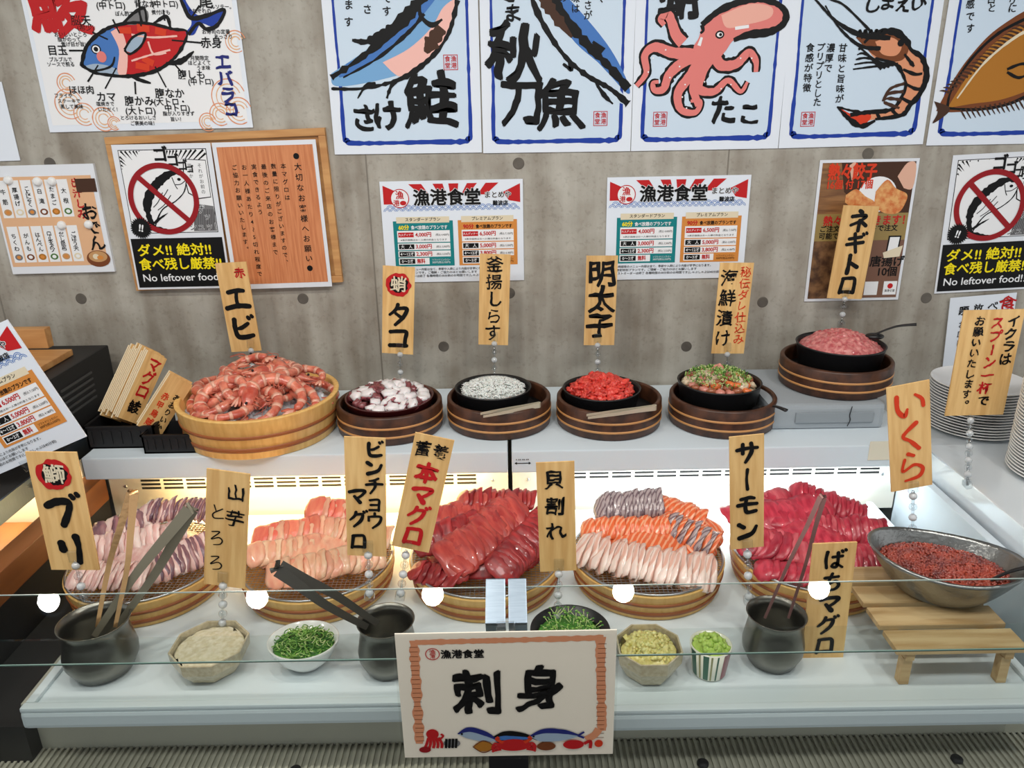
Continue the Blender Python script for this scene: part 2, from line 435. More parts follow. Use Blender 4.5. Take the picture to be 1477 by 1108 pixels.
mb = MB(); mb.box((0, 0.2, -0.02), (8, 6, 0.04), DARKF); tag(mb.build('floor'), kind='structure')
mb = MB(); mb.box((0, 0.2, 2.74), (8, 6, 0.08), pmat('dark_ceiling', (58, 56, 54), rough=0.8)); tag(mb.build('ceiling'), kind='structure')

# ================================================================== refrigerated cases
ZS = 0.874      # shelf top
ZD = 0.650      # tray top, where the tubs stand
PY = 1.885      # back panel of the case
DARKM = pmat('dark_panel', (34, 34, 34), rough=0.45)
SLOT = pmat('slot_black', (26, 26, 26), rough=0.8)
PANEL = pmat('case_back_panel', (228, 224, 212), rough=0.5)
def case(x0, x1, label, tray_x0, tray_x1, tray_y, shelf_x0, clamp_x):
    t = empty('refrigerated_display_case', ((x0 + x1) / 2, 1.5, 0.0)); ox = t.location
    def B(name, mb): 
        return mb.build(name, parent=t, loc=(-ox.x, -ox.y, 0))
    # cabinet body below the trays with a ridged air grille in front
    mb = MB(); mb.box(((x0 + x1) / 2, 1.56, 0.25), (x1 - x0 - 0.004, 0.72, 0.50), GREYM)
    mb.box(((x0 + x1) / 2, 1.155, 0.22), (x1 - x0 - 0.004, 0.11, 0.44), GREYM)
    mb.box(((x0 + x1) / 2, 1.57, 0.555), (tray_x1 - tray_x0 - 0.09, 0.735, 0.118), GREYM)   # riser under the tray
    if tray_x0 - x0 > 0.1: mb.box(((x0 + tray_x0) / 2 - .01, 1.50, 0.545), (tray_x0 - x0 - .03, 0.66, 0.09), DARKM)  # added block whose dark colour stands in for the unlit gap beside the tray
    B('cabinet', mb)
    mb = MB(); n = int((x1 - x0) / 0.0125)
    mb.box(((x0 + x1) / 2, 1.15, 0.497), (x1 - x0 - 0.02, 0.11, 0.006), GREYM)
    for i in range(n): mb.box((x0 + 0.02 + i * 0.0125, 1.152, 0.5025), (0.0055, 0.10, 0.005), pmat('grille_ridge', (186, 182, 166), rough=0.5))
    B('air_grille', mb)
    for fx in ((0.36, 0.62) if x0 < -0.5 else (0.34, 0.80)):
        mb = MB(); mb.lathe([(0.011, 0), (0.011, 0.004), (0.008, 0.007), (0.0, 0.007)], BLACKP, 20, M=Matrix.Translation((x0 + fx * (x1 - x0), 1.135, 0.505)))
        B('drain_plug', mb)
    # white tray slab with a rounded lip and a skirt
    mb = MB(); w = tray_x1 - tray_x0; cx = (tray_x0 + tray_x1) / 2; d = 1.87 - tray_y
    mb.box((cx, tray_y + d / 2, ZD - 0.018), (w, d, 0.036), WHITET, bev=0.008)
    mb.box((cx, tray_y + 0.0105, ZD + 0.0045), (w - .001, 0.018, 0.011), WHITET, bev=0.004)
    mb.box((tray_x0 + 0.010, tray_y + d / 2 + .01, ZD + 0.0040), (0.0176, d - .02, 0.010), WHITET, bev=0.004)
    mb.box((tray_x1 - 0.010, tray_y + d / 2 + .01, ZD + 0.0040), (0.0176, d - .02, 0.010), WHITET, bev=0.004)
    B('tray', mb)
    # back panel with air slots
    mb = MB(); pz0, pz1 = ZD - 0.02, ZS - 0.062
    mb.box(((x0 + x1) / 2, PY + 0.004, (pz0 + pz1) / 2), (x1 - x0 - 0.006, 0.008, pz1 - pz0), PANEL)
    px = P(250, 690, Y=PY)
    k = 0; xx = x0 + 0.09
    while xx < x1 - 0.1:
        for r in range(3 if x0 < -0.5 else 2):
            mb.box((xx + 0.026, PY - 0.0006, 0.752 - r * 0.0115), (0.052, 0.0012, 0.0055), SLOT)
        xx += 0.0615
    for sx_ in (x0 + 0.045, x1 - 0.045):
        mb.lathe([(0.005, 0), (0.004, 0.002), (0, 0.0025)], STEEL, 12, M=Matrix.Translation((sx_, PY, 0.735)) @ Matrix.Rotation(pi / 2, 4, 'X'))
    B('back_panel', mb)
    # shelf on top and its lamp
    mb = MB(); mb.box(((shelf_x0 + x1) / 2, (1.77 + 2.24) / 2, ZS - 0.03), (x1 - shelf_x0 - 0.004, 0.47, 0.06), WHITEM, bev=0.004)
    s = B('top_shelf', mb)
    mb = MB(); mb.box(((x0 + x1) / 2, 1.825, ZS - 0.066), (x1 - x0 - 0.1, 0.022, 0.012), WHITEM)
    B('lamp_housing', mb)
    return tag(t, label, 'display case', 'refrigerated cases standing side by side'), B
caseL, BL_ = case(-1.105, -0.012, 'left white refrigerated case with warm yellow light and shrimp tub on its shelf', -0.925, -0.014, 1.138, -1.095, 0)
caseR, BR_ = case(-0.006, 1.052, 'right white refrigerated case with cool white light under salmon and octopus-free shelf end', -0.004, 0.985, 1.108, -0.006, 0)
caseR['label'] = 'right white refrigerated case lit cool white behind the orange salmon slices'
# little marks on the shelf front
q = P(754, 666, Y=1.77)
mb = MB()
for i in range(7): mb.box((q.x - 0.016 + i * 0.005 + (0.001 if i % 2 else 0), 1.7693, q.z + 0.006), (0.003, 0.0008, 0.003), ink('grey'))
mb.box((q.x, 1.7693, q.z - 0.004), (0.03, 0.0008, 0.0016), ink('black'))
for s_ in (-1, 1): mb.add([(q.x + s_ * 0.015, 1.769, q.z), (q.x + s_ * 0.021, 1.769, q.z - 0.004), (q.x + s_ * 0.015, 1.769, q.z - 0.008)], [(0, 1, 2)], ink('black'))
BR_('arrow_mark', mb)
q = P(1269, 650, Y=1.77); mb = MB(); mb.box((q.x, 1.7690, q.z), (0.056, 0.001, 0.052), pmat('tape_cream', (222, 216, 196), rough=0.4)); BR_('shelf_sticker', mb)
# hinge hook on the panel by the seam
mb = MB(); mb.tube([(0.072, PY - 0.002, 0.706), (0.088, PY - 0.006, 0.700), (0.110, PY - 0.004, 0.700)], 0.0028, BLACKP); BR_('hook', mb)

# side walls
mb = MB(); mb.box((1.065, 1.50, 0.385), (0.022, 0.78, 0.77), WHITEM, bev=0.003); BR_('side_wall', mb)
# ------------------------------------------------ glass fronts
def pane_pts():
    A = Vector((0, 1.151, H - 0.800)); d = Vector((0, -cos(radians(30)), -sin(radians(30))))
    return A, d
A_, D_ = pane_pts()
def glass_front(x0, x1, label):
    t = empty('glass_sneeze_guard', ((x0 + x1) / 2, 1.05, 0.5)); c = t.location
    L = 0.123; n = Vector((0, D_.z, -D_.y)) * -1
    n = Vector((0, -0.5, cos(radians(30))))
    M = Matrix((Vector((1, 0, 0)), -D_, n)).transposed().to_4x4(); M.translation = Vector(((x0 + x1) / 2, 0, 0)) + A_ + D_ * L / 2
    mb = MB(); mb.box((0, 0, 0), (x1 - x0, L, 0.005), GLASS, M=M)
    o = mb.build('sloping_pane', parent=t, loc=-c)
    mb = MB(); mb.box((0, -L / 2 - 0.0009, 0), (x1 - x0, 0.0016, 0.005), GEDGE, M=M); mb.box((0, L / 2 + 0.0005, 0), (x1 - x0, 0.0008, 0.004), pmat('glass_edge_pale', (190, 205, 198), rough=0.2), M=M)
    mb.build('pane_edge', parent=t, loc=-c)
    B0 = A_ + D_ * 0.076
    mb = MB(); z1 = B0.z - 0.006; mb.box(((x0 + x1) / 2, B0.y, (0.46 + z1) / 2), (x1 - x0, 0.005, z1 - 0.46), GLASS)
    mb.build('front_pane', parent=t, loc=-c)
    return tag(t, label, 'glass guard', 'glass guards along the front of the cases')
glass_front(-1.30, -0.008, 'clear sloping glass guard in front of the black tongs pot and the left tubs')
glass_front(0.000, 1.30, 'clear sloping glass guard in front of the ginger, wasabi and salmon')
def clamp(u0, u1, label):
    a = P(u0, 866, Y=1.115); b = P(u1, 866, Y=1.115); w = (b.x - a.x); cx = (a.x + b.x) / 2
    t = empty('glass_clamp', (cx, 1.1, 0.85))
    n = Vector((0, -0.5, cos(radians(30))))
    M = Matrix((Vector((1, 0, 0)), -D_, n)).transposed().to_4x4()
    M.translation = -t.location + Vector((cx, 0, 0)) + A_ + D_ * 0.030 + n * 0.009
    mb = MB(); mb.box((0, 0, 0), (w, 0.082, 0.010), STEELB, M=M, bev=0.002); mb.build('top_plate', parent=t)
    M2 = M.copy(); mb = MB(); mb.box((0, -0.0375, -0.018), (w, 0.008, 0.034), STEELB, M=M2, bev=0.0015); mb.build('front_plate', parent=t)
    mb = MB(); mb.box((0, 0.032, -0.012), (w * 0.8, 0.012, 0.012), STEELB, M=M); mb.build('rear_lip', parent=t)
    return tag(t, label, 'clamp', 'steel clamps holding the glass')
clamp(700, 729, 'brushed steel glass clamp on the left of the pair above the big card')
clamp(733, 760, 'brushed steel glass clamp on the right of the pair above the big card')
# dark post under the card
mb = MB(); a = P(706, 1100, Y=1.07); b = P(762, 1100, Y=1.07)
mb.box(((a.x + b.x) / 2, 1.062, 0.31), (b.x - a.x, 0.02, 0.62), BLACKP, bev=0.002)
mb.box(((a.x + b.x) / 2, 1.070, 0.70), (0.016, 0.008, 0.17), BLACKP)
tag(mb.build('support_post'), 'black post standing behind the big card between the two cases', 'post')

# ================================================================== left neighbours
# wooden partition between the cases and the lit panel of the next case
mb = MB(); mb.box((-1.135, 1.46, 0.350), (0.050, 0.84, 0.70), DARKM)
mb.box((-1.135, 1.46, 0.735), (0.055, 0.84, 0.070), COUNTW, bev=0.003)
tag(mb.build('wooden_partition'), 'brown wooden partition board left of the yellow-lit case', 'partition')
t = empty('neighbouring_display_case', (-1.6, 1.5, 0))
mb = MB(); mb.box((-1.65, PY + 0.004, 0.70), (0.96, 0.008, 0.24), PANEL)
for r in range(3):
    for i in range(14): mb.box((-2.08 + i * 0.0615, PY - 0.0006, 0.752 - r * 0.0115), (0.05, 0.0012, 0.0055), SLOT)
mb.build('back_panel', parent=t, loc=-t.location)
mb = MB(); mb.box((-1.65, 1.5, 0.62), (0.96, 0.75, 0.03), COUNTW); mb.box((-1.65, 1.5, 0.3), (0.96, 0.75, 0.60), DARKM); mb.build('cabinet', parent=t, loc=-t.location)
mb = MB(); mb.box((-1.62, 1.83, 0.845), (0.90, 0.66, 0.05), DARKM, bev=0.004)
mb.box((-1.62, 1.498, 0.845), (0.90, 0.006, 0.052), STEELB); mb.box((-1.168, 1.83, 0.845), (0.006, 0.66, 0.052), STEELB)
mb.build('steel_shelf', parent=t, loc=-t.location)
tag(t, 'dark neighbouring case with steel-edged top at the far left', 'display case')
area('neighbour_case_lamp', (-1.5, 1.835, 0.80), (radians(8), 0, 0), 0.6, 0.03, 2.5, (1.0, 0.78, 0.42))
# black appliance with louvres and a board lying on it
t = empty('black_appliance', (-1.42, 2.0, 0.87))
mb = MB(); x0, x1, y0, y1, z1 = -1.72, -1.20, 1.86, 2.20, 1.045
mb.box(((x0 + x1) / 2, (y0 + y1) / 2, (0.871 + z1) / 2), (x1 - x0, y1 - y0, z1 - 0.871), BLACKP, bev=0.006)
mb.build('housing', parent=t, loc=-t.location)
mb = MB()
for r in range(5): mb.box((x1 + 0.0015, 2.0, 1.0 - r * 0.018), (0.004, 0.16, 0.006), pmat('louvre_grey', (70, 70, 70), rough=0.4), M=None)
for r in range(5): mb.box((-1.30, y0 - 0.0015, 1.0 - r * 0.018), (0.12, 0.004, 0.006), pmat('louvre_grey', (70, 70, 70), rough=0.4))
mb.build('louvre', parent=t, loc=-t.location)
tag(t, 'black louvred appliance behind the leaning price card at the left', 'appliance')
mb = MB(); mb.box((-1.42, 1.98, 1.055), (0.34, 0.24, 0.018), BOARDW, bev=0.003); tag(mb.build('wooden_board'), 'flat brown wooden board lying on the black appliance', 'board')
mb = MB(); mb.box((-1.44, 2.12, 1.094), (0.24, 0.03, 0.058), BOARDW, bev=0.003); tag(mb.build('wooden_block'), 'small brown wooden block standing on the board by the wall', 'block')

# ================================================================== right counter
CT = pmat('glossy_counter', (214, 222, 228), rough=0.12, spec=0.8, coat=1.0)
mb = MB(); mb.box((1.525, 1.72, 0.4175), (0.88, 1.04, 0.835), CT, bev=0.004)
tag(mb.build('serving_counter'), 'glossy white counter at the right carrying the stacks of plates', 'counter')
ZC = 0.835
PLATE = pmat('porcelain', (236, 238, 240), rough=0.25, coat=0.4)
PLATE2 = pmat('porcelain_edge', (236, 236, 232), rough=0.3)
def plate_mesh(R):
    mb = MB(); mb.cap = False
    mb.lathe([(0.0, 0.000), (R * 0.55, 0.0), (R * 0.58, 0.0028), (R * 0.80, 0.0062), (R * 0.97, 0.0115), (R, 0.0128), (R, 0.0142), (R * 0.985, 0.0150)], PLATE2, 48)
    mb.lathe([(R * 0.985, 0.0150), (R * 0.93, 0.0128), (R * 0.76, 0.0085), (R * 0.6, 0.0058), (0.0, 0.0054)], PLATE, 48)
    return mb
def stack(cx, cy, R, n, dz, label, toplabel, group, z0=ZC, tilt=0):
    first = None
    for i in range(n):
        M = Matrix.Translation((cx + random.uniform(-1, 1) * 0.0012 + tilt * i, cy + random.uniform(-1, 1) * 0.0012, z0 + 0.0005 + i * dz)) @ Matrix.Rotation(random.random() * 6, 4, 'Z')
        if first is None: o = first = tag(plate_mesh(R).build('white_plate', M=M), label, 'plate', group)
        else: o = copy_thing(first, M)
    o['label'] = toplabel
stack(1.275, 1.965, 0.122, 17, 0.0078, 'white plate in the stack behind the spoon notice card', 'topmost white plate of the stack behind the spoon notice card', 'plates in the stack by the wall')
stack(1.335, 1.665, 0.128, 34, 0.0078, 'white plate in the tall stack at the right edge', 'topmost white plate of the tall stack at the right edge', 'plates in the tall right stack')

# ================================================================== signs on the wall
SW = WY - 0.004
# --- blue bordered fish posters
def fish_poster(bl, br, label, hgt=0.58):
    """poster whose bottom corners are photographed at bl, br"""
    Yp = SW
    s = Sign('fish_poster', bl, br, (bl[0], bl[1] + 10), Yp, 0.002, PAPERG, hgt=hgt)
    s.M.translation = s.M.translation + Vector(s.M.col[1][:3]) * hgt          # bl/br gave the top edge: shift the sheet above it
    s.root.matrix_world = s.M; s.Mi = s.M.inverted()
    w, h = s.w, s.h; mx = 0.037 * w / 0.42; bw = 0.011
    x0, x1, y0, y1 = -w / 2 + 0.030, w / 2 - 0.030, -h / 2 + 0.030, h / 2 - 0.03
    r = 0.022
    pts = [(x0, y1), (x0, y0 + r), (x0 + r * .3, y0 + r * .3), (x0 + r, y0), (x1 - r, y0), (x1 - r * .3, y0 + r * .3), (x1, y0 + r), (x1, y1)]
    s.poly([(x0, y1), (x0, y0 + r), (x0 + r, y0), (x1 - r, y0), (x1, y0 + r), (x1, y1)][::-1], 'paleblue', 0)
    s.stroke([(x0, y1), (x0, 0.1), (x0, 0), (x0 + .002, -0.1), (x0, y0 + r), (x0 + r * .35, y0 + r * .35), (x0 + r, y0), (-0.05, y0 - .001), (0.05, y0), (x1 - r, y0), (x1 - r * .35, y0 + r * .35), (x1, y0 + r), (x1, -.1), (x1, 0), (x1, 0.1), (x1, y1)],
             [.007, .007, .007, .008, .011, .014, .014, .010, .012, .014, .014, .011, .008, .007, .007, .007], 'blue', 1, rough=0.5)
    s.mm = s.m_per_px
    return s
def seal(s, u, v, sz=19):
    c = s.p(u, v); q = sz / 2 * s.m_per_px
    s.stroke([(c[0] - q, c[1] - q), (c[0] + q, c[1] - q), (c[0] + q, c[1] + q), (c[0] - q, c[1] + q)], 0.0025, 'red', 3, closed=True, smooth=False, rough=0)
    for ch, dx, dy in (('\u6f01', 1, 1), ('\u6e2f', 1, -1), ('\u98df', -1, 1), ('\u5802', -1, -1)):
        s.put(ch, c[0] + dx * q * .45, c[1] + dy * q * .45, q * .85, 'red', 3, 0.02)
def S(s, pts, w, col, L=3, rough=0.35, closed=False):
    ww = [x * s.m_per_px for x in w] if hasattr(w, '__len__') else w * s.m_per_px
    s.stroke([s.p(*p) for p in pts], ww, col, L, rough=rough, closed=closed)
def G(s, ch, u, v, size, col='black', L=5, bold=0.045, rot=0, jit=0.10, sx=1, sy=1):
    c = s.p(u, v); s.put(ch, c[0], c[1], size * s.m_per_px, col, L, bold, rot, sx, sy, jit)
def PO(s, pts, col, L=2, smooth=True):
    q = catmull(pts + [pts[0]], 5)[:-1] if smooth else pts
    s.poly([s.p(*p) for p in q], col, L)

# salmon
s = fish_poster((483, 223), (695, 220), '')
PO(s, [(478, 106), (520, 78), (560, 48), (600, 12), (618, -20), (660, -20), (655, 18), (640, 52), (615, 84), (585, 104), (545, 116), (500, 124), (480, 122)], 'lightblue', 2)
PO(s, [(552, 90), (590, 70), (622, 40), (640, 10), (660, 0), (652, 40), (628, 76), (596, 104), (575, 110)], 'palepink', 3)
PO(s, [(500, 92), (545, 66), (590, 22), (615, -10), (640, -20), (610, 22), (575, 60), (530, 92), (490, 112)], 'midblue', 3)
S(s, [(478, 112), (520, 84), (560, 50), (600, 8), (615, -20)], [7, 8, 12, 16, 14], 'black', 4, 0.8)
S(s, [(495, 112), (545, 84), (590, 46), (612, 20)], [2, 4, 5, 6], 'black', 4, 0.9)
S(s, [(478, 128), (520, 128), (560, 120), (590, 108), (625, 80), (648, 46), (660, 0)], [4, 4, 5, 7, 6, 5, 7], 'black', 4, 0.8)
S(s, [(508, 58), (530, 60), (555, 46), (572, 36)], [4, 9, 10, 6], 'black', 4, 0.8)
S(s, [(608, -10), (606, 20), (622, 36), (638, 28)], [4, 5, 6, 3], 'black', 5)
S(s, [(637, 40), (625, 58), (614, 76)], [14, 22, 6], 'darkbrown', 4, 0.8)
S(s, [(516, 142), (528, 124), (542, 120)], [2, 5, 3], 'black', 4, 0.8); S(s, [(558, 142), (566, 122), (584, 108)], [2, 6, 3], 'black', 4, 0.8)
G(s, '\u9bad', 623, 147, 76); G(s, '\u3055', 526, 172, 40); G(s, '\u3051', 558, 168, 44)
for txt, u, v0, v1 in (('\u304a\u3044\u3057\u3055', 530, -60, 24), ('\u3057\u307e\u3059', 503, -30, 44), ('\u9b5a\u3067\u3059', 558, -30, 26)): s.pcol(txt, u, v0, v1, 13, 'black', 5)
seal(s, 650, 90); s.finish('blue-bordered poster of a blue salmon with black brush writing', 'poster', 'fish posters along the top of the wall')
# saury
s = fish_poster((697, 221), (909, 218), '')
PO(s, [(770, -20), (800, -20), (840, 20), (880, 70), (905, 118), (905, 135), (870, 98), (830, 62), (795, 20)], 'midblue', 2)
PO(s, [(760, -20), (790, 10), (830, 62), (870, 98), (905, 150), (860, 130), (820, 95), (780, 40)], 'paleblue', 2)
S(s, [(762, -15), (782, 32), (812, 78), (845, 108), (880, 128), (906, 150)], [8, 7, 7, 6, 6, 8], 'black', 4, 0.8)
S(s, [(790, -15), (815, 26), (845, 62), (880, 98), (906, 128)], [16, 14, 12, 10, 12], 'black', 4, 0.7)
S(s, [(778, -10), (800, 22), (825, 54)], [14, 14, 3], 'darkbrown', 4, 0.8)
S(s, [(855, 60), (870, 74)], [3, 9], 'black', 5); S(s, [(812, 92), (824, 100), (818, 84)], [3, 7, 2], 'black', 5, 0.8)
S(s, [(858, 118), (872, 138), (884, 150)], [2, 6, 2], 'black', 5, 0.8)
G(s, '\u79cb', 742, 78, 78); G(s, '\u5200', 753, 148, 66); G(s, '\u9b5a', 808, 152, 70); G(s, '\u307e', 739, 20, 26, bold=0.03)
G(s, '\u3055', 735, -8, 24)
for txt, u, v0, v1 in (('\u8102\u306e', 812, -30, 6), ('\u65ec\u306e\u5473\u306f', 830, -40, 20), ('\u3046\u307e\u3055\u304c', 848, -30, 30), ('\u3068\u3001', 864, -20, 14)): s.pcol(txt, u, v0, v1, 12, 'black', 5)
seal(s, 866, 171); s.finish('blue-bordered poster of a long thin saury with large black brush characters', 'poster', 'fish posters along the top of the wall')
# octopus
s = fish_poster((910, 218), (1122, 214), '')
TEN = [[(985, 62), (975, 50), (968, 30), (962, 20), (953, 28), (958, 36)], [(1000, 78), (970, 76), (945, 68), (930, 80), (932, 105), (918, 124)],
       [(1010, 80), (985, 90), (965, 108), (957, 128), (944, 130), (942, 120), (950, 118)], [(1012, 84), (995, 110), (978, 134), (982, 158), (1003, 162), (1010, 146), (996, 146)],
       [(1020, 80), (1012, 105), (1008, 128), (1030, 132), (1050, 116), (1068, 132), (1078, 118)], [(1030, 78), (1040, 94), (1062, 92), (1080, 76), (1090, 88), (1090, 104)],
       [(1024, 84), (1014, 100), (1000, 126), (1008, 152)]]
for t_ in TEN: S(s, t_, [22, 21, 19, 17, 14, 11, 8][:len(t_)], 'black', 2, 0.25)
for t_ in TEN: S(s, t_, [15, 14, 12, 10, 8, 6, 4][:len(t_)], 'pink', 3, 0.15)
HEAD = [(1012, 36), (1040, 14), (1080, 0), (1112, 2), (1132, 16), (1130, 34), (1110, 46), (1080, 50), (1058, 58), (1046, 74), (1030, 90), (1008, 90), (1000, 70), (1008, 54)]
PO(s, HEAD, 'pink', 4); S(s, HEAD[:9], [7, 9, 9, 8, 8, 9, 10, 10, 5], 'black', 5, 0.35)
S(s, [(1012, 36), (1014, 44), (1010, 48)], [5, 4, 3], 'black', 5)
PO(s, [(1040, 22), (1080, 6), (1112, 10), (1110, 26), (1075, 36), (1048, 40)], 'salmonpink', 5)
s.ell(s.p(1038, 50), 0.012, 0.010, 'black', 6); s.ell(s.p(1038, 50), 0.008, 0.006, 'white', 7); s.ell(s.p(1039, 50), 0.004, 0.004, 'black', 8)
S(s, [(1060, 41), (1080, 38)], 4, 'white', 6); S(s, [(1008, 66), (1012, 54)], [5, 3], 'white', 6)
for (u, v) in [(960, 72), (942, 84), (980, 96), (966, 112), (988, 122), (984, 140), (996, 152), (1016, 118), (1040, 128), (1054, 122), (1068, 84), (1084, 84), (935, 104), (990, 156)]:
    s.ell(s.p(u, v), 0.0022, 0.0022, 'white', 6, n=8)
G(s, '\u305f', 1043, 160, 40); G(s, '\u3053', 1081, 166, 34); G(s, '\u86f8', 982, -8, 60); G(s, '\uff01', 1012, -10, 30)
seal(s, 952, 172); s.finish('blue-bordered poster of a pink octopus with curled tentacles', 'poster', 'fish posters along the top of the wall')
# prawn
s = fish_poster((1123, 214), (1331, 208), '')
BODY = [(1246, 62), (1262, 48), (1290, 46), (1308, 60), (1314, 72), (1330, 84), (1336, 110), (1326, 136), (1312, 152), (1300, 166), (1262, 172), (1240, 176), (1226, 166), (1250, 162), (1285, 158), (1300, 140), (1306, 122), (1300, 104), (1290, 92), (1262, 84)]
PO(s, BODY, 'peach', 2)
PO(s, [(1234, 54), (1262, 50), (1290, 48), (1310, 66), (1302, 86), (1280, 88), (1258, 78)], 'brown', 3)
PO(s, [(1262, 60), (1285, 54), (1300, 66), (1292, 80), (1272, 78)], 'peach', 4)
S(s, BODY[:11], [4, 6, 9, 7, 5, 7, 8, 8, 7, 6, 4], 'black', 5, 0.5); S(s, BODY[12:], [5, 6, 6, 5, 4, 5, 5, 3], 'black', 5, 0.5)
for a, b in (((1304, 78), (1318, 96)), ((1302, 100), (1330, 106)), ((1304, 120), (1330, 128)), ((1298, 140), (1318, 146)), ((1284, 156), (1296, 168)), ((1262, 160), (1268, 172))): S(s, [a, ((a[0] + b[0]) / 2 + 3, (a[1] + b[1]) / 2 + 4), b], [3, 5, 3], 'black', 6)
PO(s, [(1208, 154), (1232, 166), (1250, 162), (1256, 170), (1240, 182), (1222, 170)], 'vermilion', 3); S(s, [(1207, 154), (1225, 172), (1242, 182), (1262, 174)], [2, 6, 7, 4], 'black', 5, 0.6); S(s, [(1207, 154), (1230, 160), (1256, 164)], [2, 4, 3], 'black', 5, 0.6)
S(s, [(1284, 55), (1240, 50), (1205, 30), (1180, 4), (1168, -10)], [6, 7, 4, 3, 2], 'black', 5); S(s, [(1262, 52), (1220, 10), (1200, 0), (1180, -8)], [4, 3, 3, 3], 'black', 5); S(s, [(1270, 70), (1240, 66), (1210, 40), (1190, 8)], [5, 5, 3, 2], 'black', 5)
for k in range(5): S(s, [(1236 + k * 8, 54 - k), (1240 + k * 8, 44), (1243 + k * 8, 56)], [2, 4, 2], 'black', 5)
for k in range(5): S(s, [(1295 - k * 6, 92 + k * 2), (1260 - k * 4, 96 - k * 6), (1230 + k * 2, 100 - k * 7)], [4, 3, 2], 'black', 5, 0.6)
for k in range(4): S(s, [(1306 - k * 3, 120 + k * 12), (1284 - k * 2, 128 + k * 7), (1272 + k, 146)], [4, 4, 2], 'darkbrown', 5, 0.6)
s.ell(s.p(1299, 62), 0.009, 0.009, 'black', 6)
for txt, u, v0, v1 in (('\u7518\u5473\u3068\u65e8\u5473\u304c', 1216, 62, 150), ('\u6fc3\u539a\u3067', 1199, 62, 106), ('\u30d7\u30ea\u30d7\u30ea\u3068\u3057\u305f', 1184, 62, 154), ('\u98df\u611f\u304c\u7279\u5fb4', 1169, 62, 134)): s.pcol(txt, u, v0, v1, 12, 'black', 5, u1=u - 6)
for i, ch in enumerate('\u3057\u307e\u3048\u3073'): G(s, ch, 1258 + i * 22, 6 - (i % 2) * 3, 24, bold=0.035)
seal(s, 1165, 172); s.finish('blue-bordered poster of a curled prawn with small columns of writing', 'poster', 'fish posters along the top of the wall')
# flatfish
s = fish_poster((1336, 210), (1548, 206), '')
PO(s, [(1350, 160), (1372, 120), (1400, 80), (1440, 40), (1500, 10), (1520, 60), (1510, 120), (1460, 150), (1400, 160), (1366, 162)], 'brown', 2)
PO(s, [(1366, 156), (1395, 110), (1430, 66), (1480, 36), (1512, 70), (1500, 118), (1450, 142), (1400, 150)], 'mustard', 3)
S(s, [(1366, 156), (1372, 130), (1400, 86), (1440, 48), (1490, 22)], [4, 3, 4, 4, 4], 'black', 4, 0.4); S(s, [(1366, 156), (1410, 158), (1460, 148), (1510, 120)], [3, 4, 4, 4], 'black', 4, 0.5)
S(s, [(1380, 142), (1420, 90), (1470, 50), (1500, 42)], [2, 3, 4, 3], 'beige', 5)
for k in range(22):
    a = (1370 + k * 5.2, 134 - k * 4.5); S(s, [a, (a[0] - 9, a[1] - 3), (a[0] - 15, a[1] - 3)], [3, 2.4, 1], 'darkbrown', 4)
for k in range(18):
    a = (1385 + k * 7, 158 - k * 1.2); S(s, [a, (a[0] + 5, a[1] + 9), (a[0] + 8, a[1] + 14)], [2.4, 2, 1], 'darkbrown', 4)
PO(s, [(1347, 146), (1368, 154), (1366, 164), (1345, 178), (1352, 162)], 'darkbrown', 4)
S(s, [(1452, 100), (1475, 92), (1490, 100), (1470, 112), (1452, 104)], 4, 'black', 6)
for txt, u, v0, v1 in (('\u98df\u611f\u3067\u3059', 1399, -20, 50), ('\u6de1\u767d\u3068', 1430, -20, 18), ('\u3042\u3063\u3055\u308a\u306b', 1460, -40, 18)): s.pcol(txt, u, v0, v1, 12, 'black', 5)
s.finish('blue-bordered poster of a brown flatfish cut by the right edge', 'poster', 'fish posters along the top of the wall')

# --- tuna parts poster
s = Sign('tuna_poster', (72, 191), (365, 184), (72, 200), SW, 0.002, PAPERG, hgt=0.44)
s.M.translation = s.M.translation + Vector(s.M.col[1][:3]) * 0.44; s.root.matrix_world = s.M; s.Mi = s.M.inverted()
w2, h2 = s.w / 2, s.h / 2
s.rect((-w2 + .012, -h2 + .018), (w2 - .012, h2 - .01), 'white', 0)
for (u, v, r) in [(100, 150, 20), (122, 165, 15), (96, 120, 13), (150, 172, 16), (330, 140, 24), (345, 160, 18), (318, 165, 15), (300, 176, 12), (165, 178, 9), (340, 60, 14)]:
    for k in (1.0, 0.72, 0.45):
        c = s.p(u, v); r_ = r * k * s.m_per_px
        s.stroke([(c[0] + r_ * cos(a_ * .45 + .3), c[1] + r_ * sin(a_ * .45 + .3)) for a_ in range(12)], 0.0028, 'paleorange' if k < 1 else 'peach', 1, rough=0.5)
FB = [(118, 94), (126, 66), (150, 44), (180, 34), (215, 34), (250, 42), (270, 46), (262, 70), (245, 90), (220, 104), (185, 110), (155, 108), (135, 104)]
PO(s, FB, 'red', 2)
PO(s, [(118, 94), (126, 66), (148, 46), (168, 42), (178, 70), (172, 106), (140, 104)], 'midblue', 3); PO(s, [(120, 96), (140, 92), (165, 98), (172, 108), (140, 105)], 'silver', 4)
PO(s, [(160, 46), (174, 42), (184, 72), (182, 108), (170, 104), (172, 72)], 'palepink', 4)
PO(s, [(256, -14), (262, 4), (274, 24), (276, 36), (268, 48), (280, 50), (290, 34), (306, 38), (318, 26), (324, 14), (304, 20), (286, 22), (272, 8), (262, -12)], 'blue', 3)
S(s, [(256, -14), (264, 6), (276, 26), (300, 22), (324, 14), (314, 36), (298, 42), (286, 34), (272, 50)], [5, 5, 6, 5, 4, 5, 5, 5, 5], 'black', 4, 0.4)
S(s, FB, [5, 5, 5, 4, 4, 4, 3, 4, 4, 5, 5, 4, 4], 'black', 4, 0.5, closed=True)
